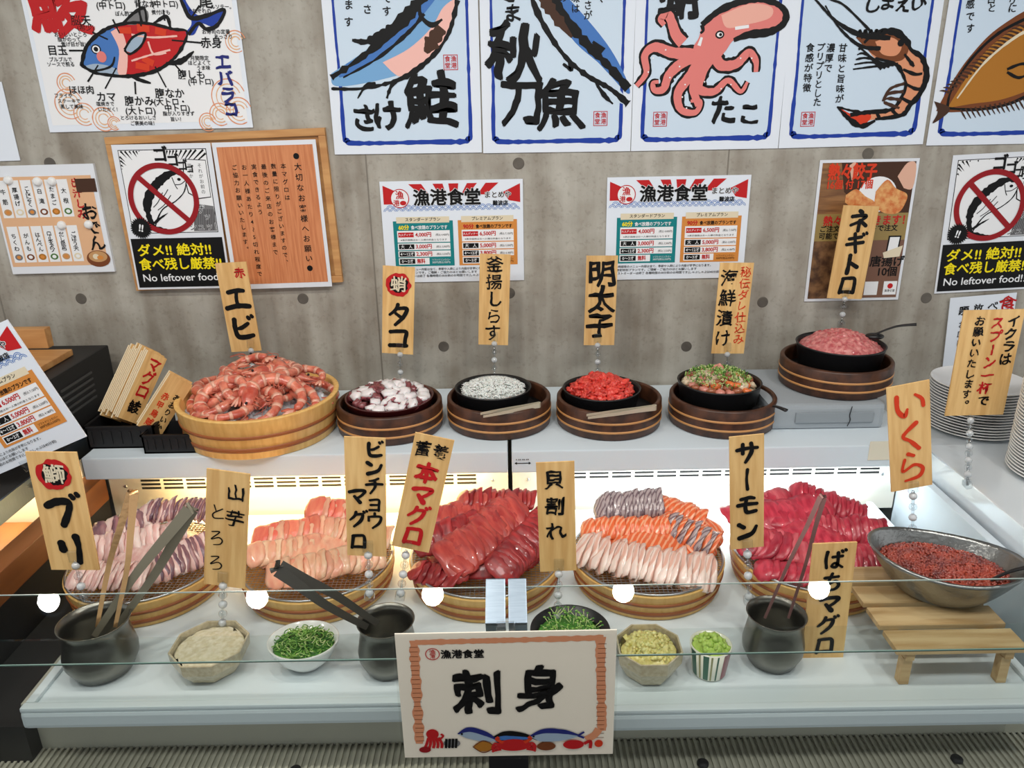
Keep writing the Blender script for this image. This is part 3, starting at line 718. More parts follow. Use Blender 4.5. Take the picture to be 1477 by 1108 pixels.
PO(s, [(176, 36), (192, 20), (206, 14), (214, 18), (210, 34)], 'grey', 3); S(s, [(176, 36), (192, 20), (208, 12), (212, 34)], [3, 4, 4, 3], 'black', 4); S(s, [(200, 14), (206, 34)], 3, 'black', 4)
S(s, [(222, 34), (240, 24), (246, 40)], [3, 5, 3], 'black', 4); S(s, [(240, 92), (262, 88), (280, 74)], [4, 8, 2], 'black', 4); S(s, [(190, 110), (204, 116), (218, 120)], [4, 6, 2], 'black', 4)
PO(s, [(180, 72), (190, 56), (210, 48), (206, 64), (192, 76)], 'silver', 5); S(s, [(180, 72), (192, 54), (210, 48), (204, 66), (188, 78), (180, 72)], 3, 'black', 6)
for a, b in (((172, 44), (190, 44)), ((198, 40), (216, 42)), ((224, 44), (240, 48)), ((206, 84), (222, 92)), ((196, 94), (216, 98))): S(s, [a, b], 9, 'vermilion', 5, 0.3)
S(s, [(190, 50), (220, 54), (256, 52)], 2.5, 'palepink', 5); S(s, [(214, 60), (222, 78), (240, 76)], 2.5, 'palepink', 5); S(s, [(190, 88), (215, 80), (246, 72)], 2.5, 'palepink', 5)
s.ell(s.p(139, 71), 0.013, 0.012, 'black', 6); s.ell(s.p(139, 71), 0.010, 0.009, 'white', 7); s.ell(s.p(139, 71), 0.006, 0.006, 'black', 8); s.ell(s.p(147, 82), 0.013, 0.014, 'pink', 6)
S(s, [(119, 96), (136, 102), (160, 96), (166, 82)], [3, 3, 3, 2], 'black', 6)
for a, b in (((128, 44), (156, 57)), ((100, 73), (124, 73)), ((127, 118), (142, 94)), ((152, 128), (168, 98)), ((196, 136), (195, 118)), ((240, 126), (224, 96)), ((262, 104), (250, 90)), ((292, 62), (248, 58)), ((163, 28), (173, 48)), ((200, -5), (204, 38)), ((236, 14), (238, 30)), ((288, 8), (276, 26))): S(s, [a, b], 2.2, 'black', 5)
G(s, '\u9bea', 85, 6, 88, 'red', bold=0.04)
for i, ch in enumerate('\u30a8\u30d0\u30e9\u30b3'): G(s, ch, 321 + i * 4, 90 + i * 24 - (4 if i == 3 else 0), 24, 'navy', bold=0.05)
def hw(txt, u, v, size, rot=-0.02, bold=0.01, col='black'):
    c = s.p(u, v); s.put(txt, c[0], c[1], size * s.m_per_px, col, 5, bold, rot)
for txt, u, v, z in (('\u8133\u5929', 117, 30, 14), ('(\u5e0c\u5c11)', 124, 40, 9), ('(\u4e2d\u30c8\u30ed)', 160, 8, 11), ('\u982d\u8089', 157, -3, 10), ('(\u4e2d\u30c8\u30ed)', 238, 6, 10), ('\u80cc\u306a\u304b', 210, 6, 10), ('\u76ee\u7389', 84, 73, 14), ('\u307b\u307b\u8089', 118, 130, 12), ('\u30ab\u30de', 154, 140, 14),
                     ('\u8179\u304b\u307f', 201, 146, 14), ('(\u5927\u30c8\u30ed)', 203, 160, 12), ('\u8179\u306a\u304b', 245, 135, 14), ('(\u5927\u30c8\u30ed\u30fb', 244, 147, 11), ('\u4e2d\u30c8\u30ed)', 256, 156, 11), ('\u8179\u3057\u3082', 276, 108, 13), ('(\u4e2d\u30c8\u30ed)', 290, 118, 10), ('\u8d64\u8eab', 305, 62, 15), ('\u5c3e', 297, 2, 20)): hw(txt, u, v, z, bold=0.02)
for txt, u, v in (('\u304a\u3044\u3057\u3044\u3068\u3053\u308d', 102, 50), ('\u8102\u304c\u306e\u3063\u3066', 100, 57), ('\u7126\u3052\u76ee\u304c\u65e8\u3044\uff01', 110, 64), ('\u30d7\u30eb\u30d7\u30eb\u3067', 88, 86), ('\u30bd\u30fc\u30b9\u3067\u714e\u308b', 88, 93), ('\u30d5\u30e9\u30a4\u3084', 92, 138), ('\u30b9\u30c6\u30fc\u30ad\u3067', 100, 146), ('\u84b8\u3057\u3066\u7f8e\u5473', 104, 154), ('\u5869\u713c\u304d\u3067', 152, 150), ('\u3044\u305f\u3060\u304f\uff01', 156, 158), ('\u3068\u308d\u3051\u308b\u304a\u3044\u3057\u3055', 200, 170), ('\u3054\u8912\u7f8e\u306e\u5473\uff01', 206, 178),
                  ('\u8102\u304c\u5165\u308a\u3059\u304e\u305a', 258, 164), ('\u65e8\u3044\uff01', 254, 172), ('\u6708\u9593\u9650\u5b9a', 288, 84), ('\u307b\u3069\u3088\u304f\u3066', 288, 91), ('\u3046\u307e\u5473', 294, 98), ('\u304a\u5bff\u53f8\u306e\u5b9a\u756a', 312, 46), ('\u3042\u3063\u3055\u308a', 322, 53), ('\u30c6\u30fc\u30eb\u30bd\u30c6\u30fc\u3002', 312, 10), ('\u307d\u3093\u9162\u3067', 180, 20), ('\u716e\u4ed8\u3051\u3082', 232, 18), ('\u305d\u308c\u305e\u308c\u306e', 288, 16)): hw(txt, u, v, 6.5)
s.finish('large hand-drawn poster of a red and blue tuna with its cuts named', 'poster')
# small corner of a sheet at the far left
s = Sign('paper_sheet', (-60, 120), (2, 118), (-50, 234), SW, 0.002, PAPERG); s.finish('plain white sheet of paper cut by the left edge above the oden board', 'paper')

# --- wooden notice board with its two prints
t = Sign('notice_board', (152, 198), (469, 184), (170, 420), SW - 0.002, 0.012, BOARDW)
FR = MB()
fw_ = 0.020
for (cx, cy, dx, dy) in ((0, t.h / 2 - fw_ / 2, t.w, fw_), (0, -t.h / 2 + fw_ / 2, t.w, fw_), (-t.w / 2 + fw_ / 2, 0, fw_, t.h - 2.02 * fw_), (t.w / 2 - fw_ / 2, 0, fw_, t.h - 2.02 * fw_)): FR.box((cx, cy, 0.004), (dx, dy, 0.012), BOARDW, bev=0.002)
FR.build('frame', parent=t.root); t.finish('light wooden notice board behind the no leftovers sign and the orange notice', 'notice board')
def manga(s, black_y=0.62):
    """white sheet: struck-out fish in a red ring, black banner under it with yellow writing"""
    n = s.n; w = s.w
    pic = ((0.05, 0.035), (0.95, 0.60))
    s.poly([n(0.055, 0.035), n(0.95, 0.035), n(0.95, 0.60), n(0.055, 0.60)], 'black', 0)
    s.poly([n(0.062, 0.040), n(0.943, 0.040), n(0.943, 0.595), n(0.062, 0.595)], 'white', 1)
    c = n(0.42, 0.33)
    for k in range(90):
        a = 2 * pi * k / 90 + random.random() * 0.03; r1 = w * (0.40 + random.random() * 0.07); r2 = w * 0.9
        p1 = (c[0] + r1 * cos(a), c[1] + r1 * sin(a)); 
        def cl(p):
            lo, hi = n(0.065, 0.592), n(0.94, 0.043); return (min(max(p[0], lo[0]), hi[0]), min(max(p[1], lo[1]), hi[1]))
        p2 = (c[0] + r2 * cos(a), c[1] + r2 * sin(a))
        tt = 1.0
        lo, hi = n(0.065, 0.592), n(0.94, 0.043)
        for ax in (0, 1):
            d = p2[ax] - c[ax]
            if d > 1e-6: tt = min(tt, (hi[ax] - c[ax]) / d)
            elif d < -1e-6: tt = min(tt, (lo[ax] - c[ax]) / d)
        e = (c[0] + (p2[0] - c[0]) * tt, c[1] + (p2[1] - c[1]) * tt)
        if math.dist(e, c) > r1 and a % (2 * pi) < 3.6 and a > 0.6: s.stroke([p1, e], [0.0004, 0.0055], 'black', 2, rough=0)
    # speech balloon and scribbled corner
    s.poly([n(0.70, 0.10), n(0.93, 0.11), n(0.93, 0.36), n(0.80, 0.37), n(0.70, 0.33), n(0.68, 0.2)], 'black', 3); s.poly([n(0.71, 0.105), n(0.925, 0.115), n(0.925, 0.355), n(0.80, 0.363), n(0.71, 0.325), n(0.69, 0.2)], 'white', 4)
    s.col_('\u305d\u308c\u304c\u304a\u524d\u306e', n(0.86, 0)[0], n(0, 0.13)[1], n(0, 0.34)[1], w * 0.045, 'black', 5, 0.0, 0); s.col_('\u9650\u754c\u304b\uff01\uff01', n(0.76, 0)[0], n(0, 0.13)[1], n(0, 0.30)[1], w * 0.042, 'black', 5, 0.0, 0)
    s.poly([n(0.76, 0.40), n(0.94, 0.42), n(0.94, 0.59), n(0.70, 0.59), n(0.72, 0.5)], 'grey', 3)
    for k in range(12): s.stroke([n(0.71 + k * 0.019, 0.585), n(0.75 + k * 0.018, 0.44)], 0.0012, 'black', 4)
    for ch, a, b, z in (('\u30b6', 0.80, 0.44, 0.10), ('\u30c3', 0.86, 0.49, 0.08), ('\u30b7\u30e5\u30c3\uff01', 0.80, 0.56, 0.085)): s.put(ch, *n(a, b), w * z, 'white', 6, 0.05); s.put(ch, *n(a, b), w * z, 'black', 7, 0.0)
    for i, (a, b, z) in enumerate(((0.48, 0.07, 0.16), (0.60, 0.11, 0.13), (0.69, 0.145, 0.11), (0.76, 0.17, 0.08))): s.put('\u30b4', *n(a, b), w * z, 'black', 6, 0.05)
    # fish
    def q(a, b): return n(a, b)
    back = [(0.72, 0.22), (0.60, 0.19), (0.48, 0.22), (0.34, 0.30), (0.26, 0.40), (0.26, 0.50), (0.30, 0.56)]
    belly = [(0.70, 0.25), (0.66, 0.32), (0.56, 0.38), (0.42, 0.43), (0.34, 0.50), (0.30, 0.56)]
    s.poly([q(*p) for p in catmull(back, 4)] + [q(*p) for p in catmull(belly, 4)][::-1], 'white', 3)
    s.stroke([q(*p) for p in back], [.003, .012, .022, .026, .022, .014, .006], 'black', 4, rough=0.7)
    s.stroke([q(*p) for p in belly], [.003, .003, .003, .003, .004, .004], 'black', 4, rough=0.5)
    for (a, b) in (((0.70, 0.24), (0.58, 0.27)), ((0.56, 0.22), (0.60, 0.30)), ((0.50, 0.30), (0.40, 0.36)), ((0.44, 0.32), (0.32, 0.42)), ((0.52, 0.34), (0.36, 0.44))): s.stroke([q(*a), q((a[0] + b[0]) / 2, (a[1] + b[1]) / 2 + .012), q(*b)], 0.0022, 'black', 5)
    s.stroke([q(0.30, 0.53), q(0.36, 0.50), q(0.46, 0.46)], [.010, .008, .001], 'black', 4, rough=0.8); s.stroke([q(0.30, 0.56), q(0.40, 0.575), q(0.52, 0.59)], [.010, .008, .001], 'black', 4, rough=0.8)
    s.ell(q(0.63, 0.235), 0.005, 0.004, 'black', 6)
    # ring and bar
    cc = n(0.44, 0.365); R = w * 0.335
    s.stroke([(cc[0] + R * cos(2 * pi * k / 40), cc[1] + R * sin(2 * pi * k / 40)) for k in range(40)], w * 0.055, 'darkred', 7, closed=True, rough=0)
    s.stroke([(cc[0] - R * .7, cc[1] + R * .7), (cc[0] + R * .7, cc[1] - R * .7)], w * 0.055, 'darkred', 6, rough=0)
    # spiky black ball
    c2 = n(0.155, 0.56); pts = []
    for k in range(56):
        r_ = w * (0.088 if k % 2 else 0.112) * (1 + 0.06 * random.random()); pts.append((c2[0] + r_ * cos(2 * pi * k / 56), c2[1] + r_ * sin(2 * pi * k / 56)))
    s.poly(pts, 'black', 8); s.put('!!', *c2, w * 0.10, 'white', 9, 0.05, rot=-0.25)
    # banner
    s.poly([n(0.02, 0.635), n(0.98, 0.635), n(0.98, 0.985), n(0.02, 0.985)], 'black', 2)
    s.row('\u30c0\u30e1!! \u7d76\u5bfe!!', *n(0.46, 0.72), w * 0.135, 'yellow', 4, 0.03, width=w * 0.78)
    s.row('\u98df\u3079\u6b8b\u3057\u53b3\u7981!!', *n(0.50, 0.82), w * 0.135, 'yellow', 4, 0.03, width=w * 0.88)
    s.row('No leftover food!!', *n(0.51, 0.915), w * 0.11, 'white', 4, 0.008, width=w * 0.86)
s = Sign('no_leftovers_sign', (160, 209), (303, 206), (196, 418), SW - 0.018, 0.002, PAPER); manga(s)
s.finish('no leftovers sign with struck-out fish pinned on the wooden board', 'sign', 'no leftovers signs')
s = Sign('no_leftovers_sign', (1375, 224), (1520, 216), (1341, 424), SW, 0.002, PAPER); manga(s)
s.finish('no leftovers sign with struck-out fish cut by the right edge', 'sign', 'no leftovers signs')
s = Sign('orange_notice', (305, 206), (455, 201), (329, 418), SW - 0.016, 0.002, PAPER)
s.rect(s.n(0.04, 0.965), s.n(0.965, 0.03), pmat('print_woodgrain', (214, 140, 92), rough=0.5, noise_scale=14, col2=(196, 118, 72), stretch=(12, 0.7, 1)), 1)
for txt, a, b0, b1, z in (('\u25cf\u5927\u5207\u306a\u304a\u5ba2\u69d8\u3078\u304a\u9858\u3044\u25cf', 0.80, 0.07, 0.90, 0.070), ('\u672c\u30de\u30b0\u30ed\u306f', 0.66, 0.14, 0.40, 0.052), ('\u6570\u91cf\u306b\u9650\u308a\u304c\u3054\u3056\u3044\u307e\u3059\u306e\u3067\u3001', 0.565, 0.14, 0.84, 0.050), ('\u6700\u5f8c\u306e\u3054\u6765\u5e97\u306e\u304a\u5ba2\u69d8\u307e\u3067', 0.47, 0.14, 0.77, 0.050), ('\u5b9f\u98df\u3067\u304d\u308b\u3088\u3046', 0.375, 0.14, 0.49, 0.050),
                          ('\u304a\u4e00\u4eba\u69d8\u3042\u305f\u308a4\uff5e5\u5207\u308c\u7a0b\u5ea6\u3067', 0.28, 0.14, 0.92, 0.050), ('\u3054\u5354\u529b\u304a\u9858\u3044\u3044\u305f\u3057\u307e\u3059\u3002', 0.185, 0.14, 0.74, 0.050)):
    s.col_(txt, s.n(a, 0)[0], s.n(0, b0)[1], s.n(0, b1)[1], s.w * z * 1.05, 'black', 3, 0.015, 0.0)
s.finish('orange woodgrain notice with columns of black writing on the wooden board', 'notice')

# --- oden menu board
s = Sign('oden_menu_board', (-20, 240), (134, 236), (4, 396), SW - 0.006, 0.012, PAPER)
s.rect(s.n(0.02, 0.93), s.n(0.955, 0.10), 'salmonpink' if False else 'paleorange', 1)
for r_ in range(2):
    for i in range(6):
        a0 = 0.05 + i * 0.115; b0 = 0.13 + r_ * 0.42
        s.rect(s.n(a0, b0 + 0.34), s.n(a0 + 0.10, b0), 'beige' if False else 'white', 2)
        s.col_([['\u5927\u6839', '\u305f\u307e\u3054', '\u767d\u6edd', '\u3053\u3093\u306b\u3083\u304f', '\u539a\u63da\u3052', '\u725b\u7b4b'], ['\u3054\u307c\u3046\u5929', '\u3060\u3057\u6606\u5e03', '\u30ed\u30fc\u30eb\u30ad\u30e3\u30d9\u30c4', '\u306f\u3093\u307a\u3093', '\u304c\u3093\u3082', '\u3061\u304f\u308f']][r_][5 - i],
               s.n(a0 + 0.05, 0)[0], s.n(0, b0 + 0.06)[1], s.n(0, b0 + 0.24)[1], s.w * 0.052, 'black', 4, 0.02, 0.06)
        s.ell(s.n(a0 + 0.052, b0 + 0.29), 0.011, 0.009, ['tan', 'beige', 'grey', 'brown', 'mustard', 'green'][(i + r_ * 2) % 6], 4); s.ell(s.n(a0 + 0.052, b0 + 0.29), 0.006, 0.005, 'white' if i % 2 else 'orange', 5)
s.col_('\u304a\u3067\u3093', s.n(0.88, 0)[0], s.n(0, 0.36)[1], s.n(0, 0.80)[1], s.w * 0.16, 'black', 5, 0.03, 0.10)
s.col_('\u51fa\u6c41\u3057\u307f', s.n(0.80, 0)[0], s.n(0, 0.12)[1], s.n(0, 0.50)[1], s.w * 0.09, 'red', 4, 0.03, 0.1)
s.rect(s.n(0.80, 0.25), s.n(0.99, 0.13), 'darkbrown', 6)
s.ell(s.n(0.87, 0.87), 0.034, 0.024, 'brown', 4); s.ell(s.n(0.87, 0.85), 0.027, 0.016, 'tan', 5); s.ell(s.n(0.85, 0.85), 0.009, 0.008, 'beige', 6); s.ell(s.n(0.89, 0.86), 0.009, 0.006, 'orange', 6)
odn = s
s.finish('oden menu board with white cards and round magnets at the left edge', 'menu board')
for k, (u, v) in enumerate([(12, 260), (54, 262), (75, 262), (89, 325), (128, 324)]):
    q = P(u, v, Y=SW - 0.008); mb = MB(); mb.lathe([(0.0125, 0), (0.0125, 0.003), (0.010, 0.009), (0.006, 0.011), (0.0, 0.011)], pmat('magnet_white', (236, 238, 238), rough=0.3), 24)
    o = mb.build('magnet', M=Matrix.Translation((q.x, SW - 0.0065, q.z)) @ Matrix.Rotation(pi / 2, 4, 'X'))
    tag(o, ['round white magnet, leftmost on the oden menu board', 'round white magnet above the egg card of the oden board', 'round white magnet above the radish card of the oden board', 'round white magnet in the lower row beside the black brush title', 'round white magnet at the right rim of the oden board'][k], 'magnet', 'magnets on the oden board')

# --- price sheets
def price_sheet(s):
    n = s.n; w = s.w
    for q in ([(0.02, .04), (.10, .09), (.16, .13), (.10, .22), (.02, .22)], [(.20, .03), (.29, .03), (.34, .13), (.28, .13)], [(.37, .03), (.44, .03), (.46, .13), (.41, .13)], [(.48, .03), (.55, .03), (.54, .13), (.49, .13)], [(.61, .03), (.68, .03), (.62, .13), (.57, .13)], [(.74, .03), (.83, .03), (.74, .14), (.68, .14)], [(.98, .04), (.98, .22), (.90, .2), (.86, .12)]):
        s.poly([n(*p) for p in q], 'red', 1)
    for r_ in range(2):
        for i in range(22 - r_):
            c = n(0.04 + (i + r_ * .5) * 0.0435, 0.29 - r_ * 0.028)
            for k in (1, .6): s.stroke([(c[0] + 0.0095 * k * w / .42 * cos(pi * j / 6), c[1] + 0.0095 * k * w / .42 * sin(pi * j / 6)) for j in range(7)], 0.0014 * w / .42, 'midblue', 1, rough=0)
    c = n(0.135, 0.165); R = w * 0.063
    s.ell(c, R, R, 'white', 2); s.stroke([(c[0] + R * cos(k * .3), c[1] + R * sin(k * .3)) for k in range(21)], w * .006, 'red', 3, closed=True, rough=0)
    s.put('\u6f01', c[0], c[1] + R * .35, R * .95, 'red', 4, 0.03); s.put('\u6e2f', c[0] - R * .4, c[1] - R * .5, R * .7, 'red', 4, 0.03); s.ell((c[0] + R * .35, c[1] - R * .5), R * .35, R * .25, 'red', 4)
    s.row('\u6f01\u6e2f\u98df\u5802', *n(0.465, 0.165), w * 0.118, 'white', 2, 0.09, width=w * 0.49); s.row('\u6f01\u6e2f\u98df\u5802', *n(0.465, 0.165), w * 0.118, 'black', 5, 0.045, width=w * 0.48)
    s.put('\u307e\u3068\u3081\u3084', *n(0.825, 0.145), w * .048, 'white', 2, 0.12); s.put('\u307e\u3068\u3081\u3084', *n(0.825, 0.145), w * .048, 'black', 5, 0.01); s.row('\u96e3\u6ce2\u5e97', *n(0.84, 0.225), w * .036, 'black', 5, 0.04)
    for x0, x1, colr, ttl, hd, rows in ((0.075, 0.50, 'teal', '\u30b9\u30bf\u30f3\u30c0\u30fc\u30c9\u30d7\u30e9\u30f3', '60\u5206', ('4,000\u5186', '3,000\u5186', '2,300\u5186')), (0.535, 0.955, 'orange', '\u30d7\u30ec\u30df\u30a2\u30e0\u30d7\u30e9\u30f3', '90\u5206', ('6,500\u5186', '5,000\u5186', '3,800\u5186'))):
        s.rect(n(x0, 0.835), n(x1, 0.385), colr, 1)
        s.rect(n(x0 + .025, 0.405), n(x1 - .025, 0.345), 'beige', 2)
        s.row(ttl, *n((x0 + x1) / 2, 0.372), w * .028, 'black', 4, 0.03)
        s.row(hd, *n(x0 + .075, 0.448), w * .038, 'yellow' if colr == 'teal' else 'red', 4, 0.05)
        s.row('\u98df\u3079\u653e\u984c\u306e\u30d7\u30e9\u30f3\u3067\u3059', *n(x0 + .255, 0.45), w * .03, 'white' if colr == 'teal' else 'black', 4, 0.03, width=w * .26)
        for b0, b1 in ((.48, .595), (.605, .672), (.682, .742), (.752, .818)): s.rect(n(x0 + .025, b1), n(x1 - .025 - (0.155 if b0 > .75 else 0), b0), 'white', 2)
        for k, (b, t_) in enumerate(((.52, '\u5927\u4eba\u30c7\u30a3\u30ca\u30fc'), (.638, '\u5927\u3000\u4eba'), (.712, '4\uff5e12\u624d'), (.785, '0\uff5e3\u624d'))):
            s.rect(n(x0 + .032, b + .024), n(x0 + .142, b - .024), 'red' if k == 0 else 'black', 3)
            s.row(t_, *n(x0 + .087, b), w * (.018 if k == 0 else .028), 'white', 4, 0.03)
            s.row(rows[k] if k < 3 else '\u7121\u6599', *n(x0 + .155 + (.055 if k < 3 else .03), b), w * .037, 'red', 4, 0.04, width=w * (.115 if k < 3 else .06))
            if k < 3: s.row('(\u7a0e\u8fbc ' + ('4,400', '3,300', '2,530')[k] + '\u5186)' if colr == 'teal' else '(\u7a0e\u8fbc ' + ('7,150', '5,500', '4,180')[k] + '\u5186)', *n(x1 - .078, b + .004), w * .019, 'black', 4, 0.0, width=w * .095)
        s.row('\u203b\u8868\u793a\u4fa1\u683c\u306f\u304a\u4e00\u4eba\u69d8\u306e\u6599\u91d1\u3068\u306a\u308a\u307e\u3059', *n((x0 + x1) / 2, 0.572), w * .015, 'black', 4, 0.0, width=w * .33)
        s.row('\u30bd\u30d5\u30c8\u30c9\u30ea\u30f3\u30af\u30d0\u30fc', *n(x1 - .095, .775), w * .018, 'white' if colr == 'teal' else 'black', 4, 0.0, width=w * .13); s.row('300\u5186(\u7a0e\u8fbc330\u5186)', *n(x1 - .095, .80), w * .018, 'white' if colr == 'teal' else 'black', 4, 0.0, width=w * .13)
    s.row('\u203b\u6642\u9593\u5e2f\u306e\u30e1\u30cb\u30e5\u30fc\u5185\u5bb9\u306f\u5168\u3066\u3001\u5b63\u7bc0\u3084\u5165\u8377\u306b\u3088\u308a\u5185\u5bb9\u304c\u5909\u66f4\u306b\u306a\u308a\u307e\u3059\u3002', *n(0.42, 0.868), w * .02, 'black', 4, 0.01, width=w * .68)
    s.row('\u9650\u5b9a\u7279\u5225\u30d7\u30e9\u30f3\u3067\u3059\u3002\u3054\u7406\u89e3\u30fb\u3054\u5354\u529b\u306e\u307b\u3069\u304a\u9858\u3044\u3057\u307e\u3059', *n(0.37, 0.902), w * .02, 'black', 4, 0.01, width=w * .58)
    s.row('\u30e9\u30b9\u30c8\u30aa\u30fc\u30c0\u30fc\u306f\u7d42\u4e86 \u5404\u7a2e\u6642\u9593\u306e30\u5206\u524d\u306e\u304a\u6642\u9593\u3067\u3059(\u3057\u3083\u3076\u3057\u3083\u3076\u306f45\u5206\u524d)', *n(0.45, 0.936), w * .02, 'black', 4, 0.01, width=w * .76)
s = Sign('price_sheet', (547, 262), (754, 258), (556, 408), SW, 0.002, PAPERG); price_sheet(s); s.finish('price sheet with two plans behind the octopus tag and the whitebait tag', 'price sheet', 'price sheets with teal and orange plans')
s = Sign('price_sheet', (876, 256), (1084, 252), (872, 404), SW, 0.002, PAPERG); price_sheet(s); s.finish('price sheet with two plans above the roe and marinated seafood pans', 'price sheet', 'price sheets with teal and orange plans')
s = Sign('price_sheet', (-208, 562), (10, 461), (-130, 740), 1.62, 0.003, PAPERG)
s.root.data.materials[0] = PAPERG; price_sheet(s)
mb = MB(); c = s.n(0.62, 1.0); mb.box((c[0], c[1] - 0.006, -0.001), (0.05, 0.03, 0.010), CLEAR, bev=0.002); mb.build('clip', parent=s.root)
cc = s.M @ Vector((c[0], c[1], 0)); bx = MB(); bx.tube([(cc.x, cc.y + 0.002, cc.z - 0.015), (cc.x, cc.y + .02, 0.8715)], 0.005, CLEAR)
bx.box((cc.x, cc.y + 0.02, 0.8735), (0.05, 0.04, 0.005), CLEAR)
o = bx.build('stand'); o.parent = s.root; o.matrix_parent_inverse = s.M.inverted()
s.finish('tilted price sheet with two plans standing at the left edge', 'price sheet', 'price sheets with teal and orange plans')

# --- gyoza poster
s = Sign('dumpling_poster', (1183, 231), (1327, 228), (1161, 435), SW, 0.002, PAPER)
n = s.n
WP = pmat('print_wood', (150, 106, 62), rough=0.45, noise_scale=8, col2=(110, 72, 40), stretch=(1, 9, 1)); DP = pmat('print_dumpling', (226, 170, 104), rough=0.4, noise_scale=60, col2=(206, 112, 52)); 
GP = pmat('print_meat', (128, 92, 58), rough=0.45, noise_scale=40, col2=(70, 44, 26)); SKP = pmat('print_skin', (224, 176, 152), rough=0.45)
s.rect(n(0.03, 0.98), n(0.97, 0.02), WP, 0); s.poly([n(0.22, 0.02), n(0.97, 0.02), n(0.97, 0.37), n(0.55, 0.36), n(0.28, 0.22)], 'darkbrown', 1)
s.rect(n(0.03, 0.56), n(0.97, 0.37), pmat('print_olive', (150, 128, 72), rough=0.4), 2); s.rect(n(0.03, 0.98), n(0.97, 0.56), GP, 2); s.rect(n(0.60, 0.98), n(0.97, 0.56), pmat('print_dusk', (120, 84, 66), rough=0.5), 3)
s.ell(n(0.62, 0.24), 0.055, 0.05, 'white', 2)
s.poly([n(*q) for q in catmull([(0.30, 0.24), (0.40, 0.20), (0.50, 0.25), (0.60, 0.29), (0.58, 0.34), (0.42, 0.34), (0.30, 0.29)], 4)], DP, 3)
s.poly([n(*q) for q in catmull([(0.60, 0.22), (0.70, 0.14), (0.80, 0.20), (0.92, 0.24), (0.92, 0.30), (0.86, 0.37), (0.72, 0.37), (0.60, 0.32)], 4)], DP, 4)
s.poly([n(*q) for q in catmull([(0.80, 0.12), (0.88, 0.03), (0.97, 0.04), (0.97, 0.20), (0.88, 0.20)], 4)], SKP, 3); s.poly([n(*q) for q in catmull([(0.30, 0.04), (0.36, 0.02), (0.40, 0.10), (0.34, 0.14)], 4)], SKP, 2)
s.row('\u71b1\u3005\u9903\u5b50', *n(0.34, 0.085), s.w * .17, 'vermilion', 5, 0.05, width=s.w * .50); s.row('16\u500b \u4ed8 17\u500b', *n(0.33, 0.17), s.w * .10, 'vermilion', 5, 0.03, width=s.w * .46)
s.row('\u71b1\u3005\u71b1\u3005\u3067\u304d\u307e\u3059\uff01', *n(0.52, 0.42), s.w * .11, 'red', 5, 0.03, width=s.w * .84); s.row('\u3054\u6ce8\u6587\u306fQR\u30b3\u30fc\u30c9\u3067\u6ce8\u6587', *n(0.48, 0.475), s.w * .07, 'black', 5, 0.03, width=s.w * .80); s.row('\u53ef\u80fd\u3067\u3059', *n(0.21, 0.525), s.w * .07, 'black', 5, 0.03)
s.row('\u5510\u63da\u3052', *n(0.82, 0.715), s.w * .12, 'black', 5, 0.03); s.row('10\u500b', *n(0.84, 0.79), s.w * .11, 'black', 5, 0.03)
s.poly([n(0.80, 0.53), n(0.93, 0.53), n(0.92, 0.66), n(0.79, 0.66)], 'black', 5); s.poly([n(0.815, 0.54), n(0.915, 0.54), n(0.905, 0.645), n(0.805, 0.645)], 'white', 6); s.poly([n(0.76, 0.65), n(0.88, 0.62), n(0.96, 0.60), n(0.94, 0.68), n(0.78, 0.69)], 'beige', 7)
for a in (0.62, 0.82): s.rect(n(a, 0.96), n(a + .14, 0.86), 'white', 5)
s.ell(n(0.89, 0.895), .008, .008, 'red', 6); s.row('\u6f01\u6e2f\u98df\u5802', *n(0.89, 0.93), s.w * .03, 'black', 6, 0.02, width=s.w * .11)
s.finish('brown photo poster of fried dumplings behind the minced tuna tag', 'poster')

# --- handwritten sheet behind the plates
s = Sign('handwritten_sheet', (1371, 430), (1467, 422), (1374, 590), SW - 0.01, 0.002, PAPERG)
for i, (ch, c_) in enumerate((('\u98df', 'red'), ('\u3079', 'black'), ('\u653e', 'black'), ('\u984c', 'black'))): s.put(ch, *s.n(0.88 - i * 0.22, 0.09 + i * .01), s.w * (.26 if i == 0 else .16), c_, 3, 0.02, jit=.1)
for k in range(3): s.col_('\u304a\u76bf\u306f\u3053\u3061\u3089\u3067\u3059', s.n(0.22 + k * .28, 0)[0], s.n(0, .2)[1], s.n(0, .85)[1], s.w * .12, 'black', 3, 0.01)
s.finish('white handwritten sheet on the wall behind the spoon notice card', 'notice')

# --- big card on the glass
s = Sign('sashimi_card', (569, 915), (890, 909), (586, 1093), 1.027, 0.0025, CREAM)
n = s.n; w = s.w
def rib(a, b, ww, col='peach', L=1): s.stroke([n(a[0] + (b[0] - a[0]) * k / 16, a[1] + (b[1] - a[1]) * k / 16) for k in range(17)], ww, col, L, rough=0.45)
rib((0.09, 0.065), (0.94, 0.055), .010); rib((0.085, 0.05), (0.075, 0.88), .015); rib((0.925, 0.05), (0.945, 0.80), .015)
for k in range(22):
    b = 0.10 + k * 0.036; c0 = n(0.08, b); c1 = n(0.935, b)
    for c in (c0, c1): s.stroke([(c[0] - .007, c[1]), (c[0] + .007, c[1])], .0009, 'brown', 2)
c = n(0.165, 0.155); R = w * .031
s.stroke([(c[0] + R * cos(k * .3), c[1] + R * sin(k * .3)) for k in range(21)], w * .004, 'red', 3, closed=True, rough=0); s.put('\u6f01', c[0], c[1] + R * .3, R, 'red', 3, .02); s.put('\u6e2f', c[0], c[1] - R * .45, R * .8, 'red', 3, .02)
s.row('\u6f01\u6e2f\u98df\u5802', *n(0.30, 0.16), w * .05, 'black', 3, .05, width=w * .20)
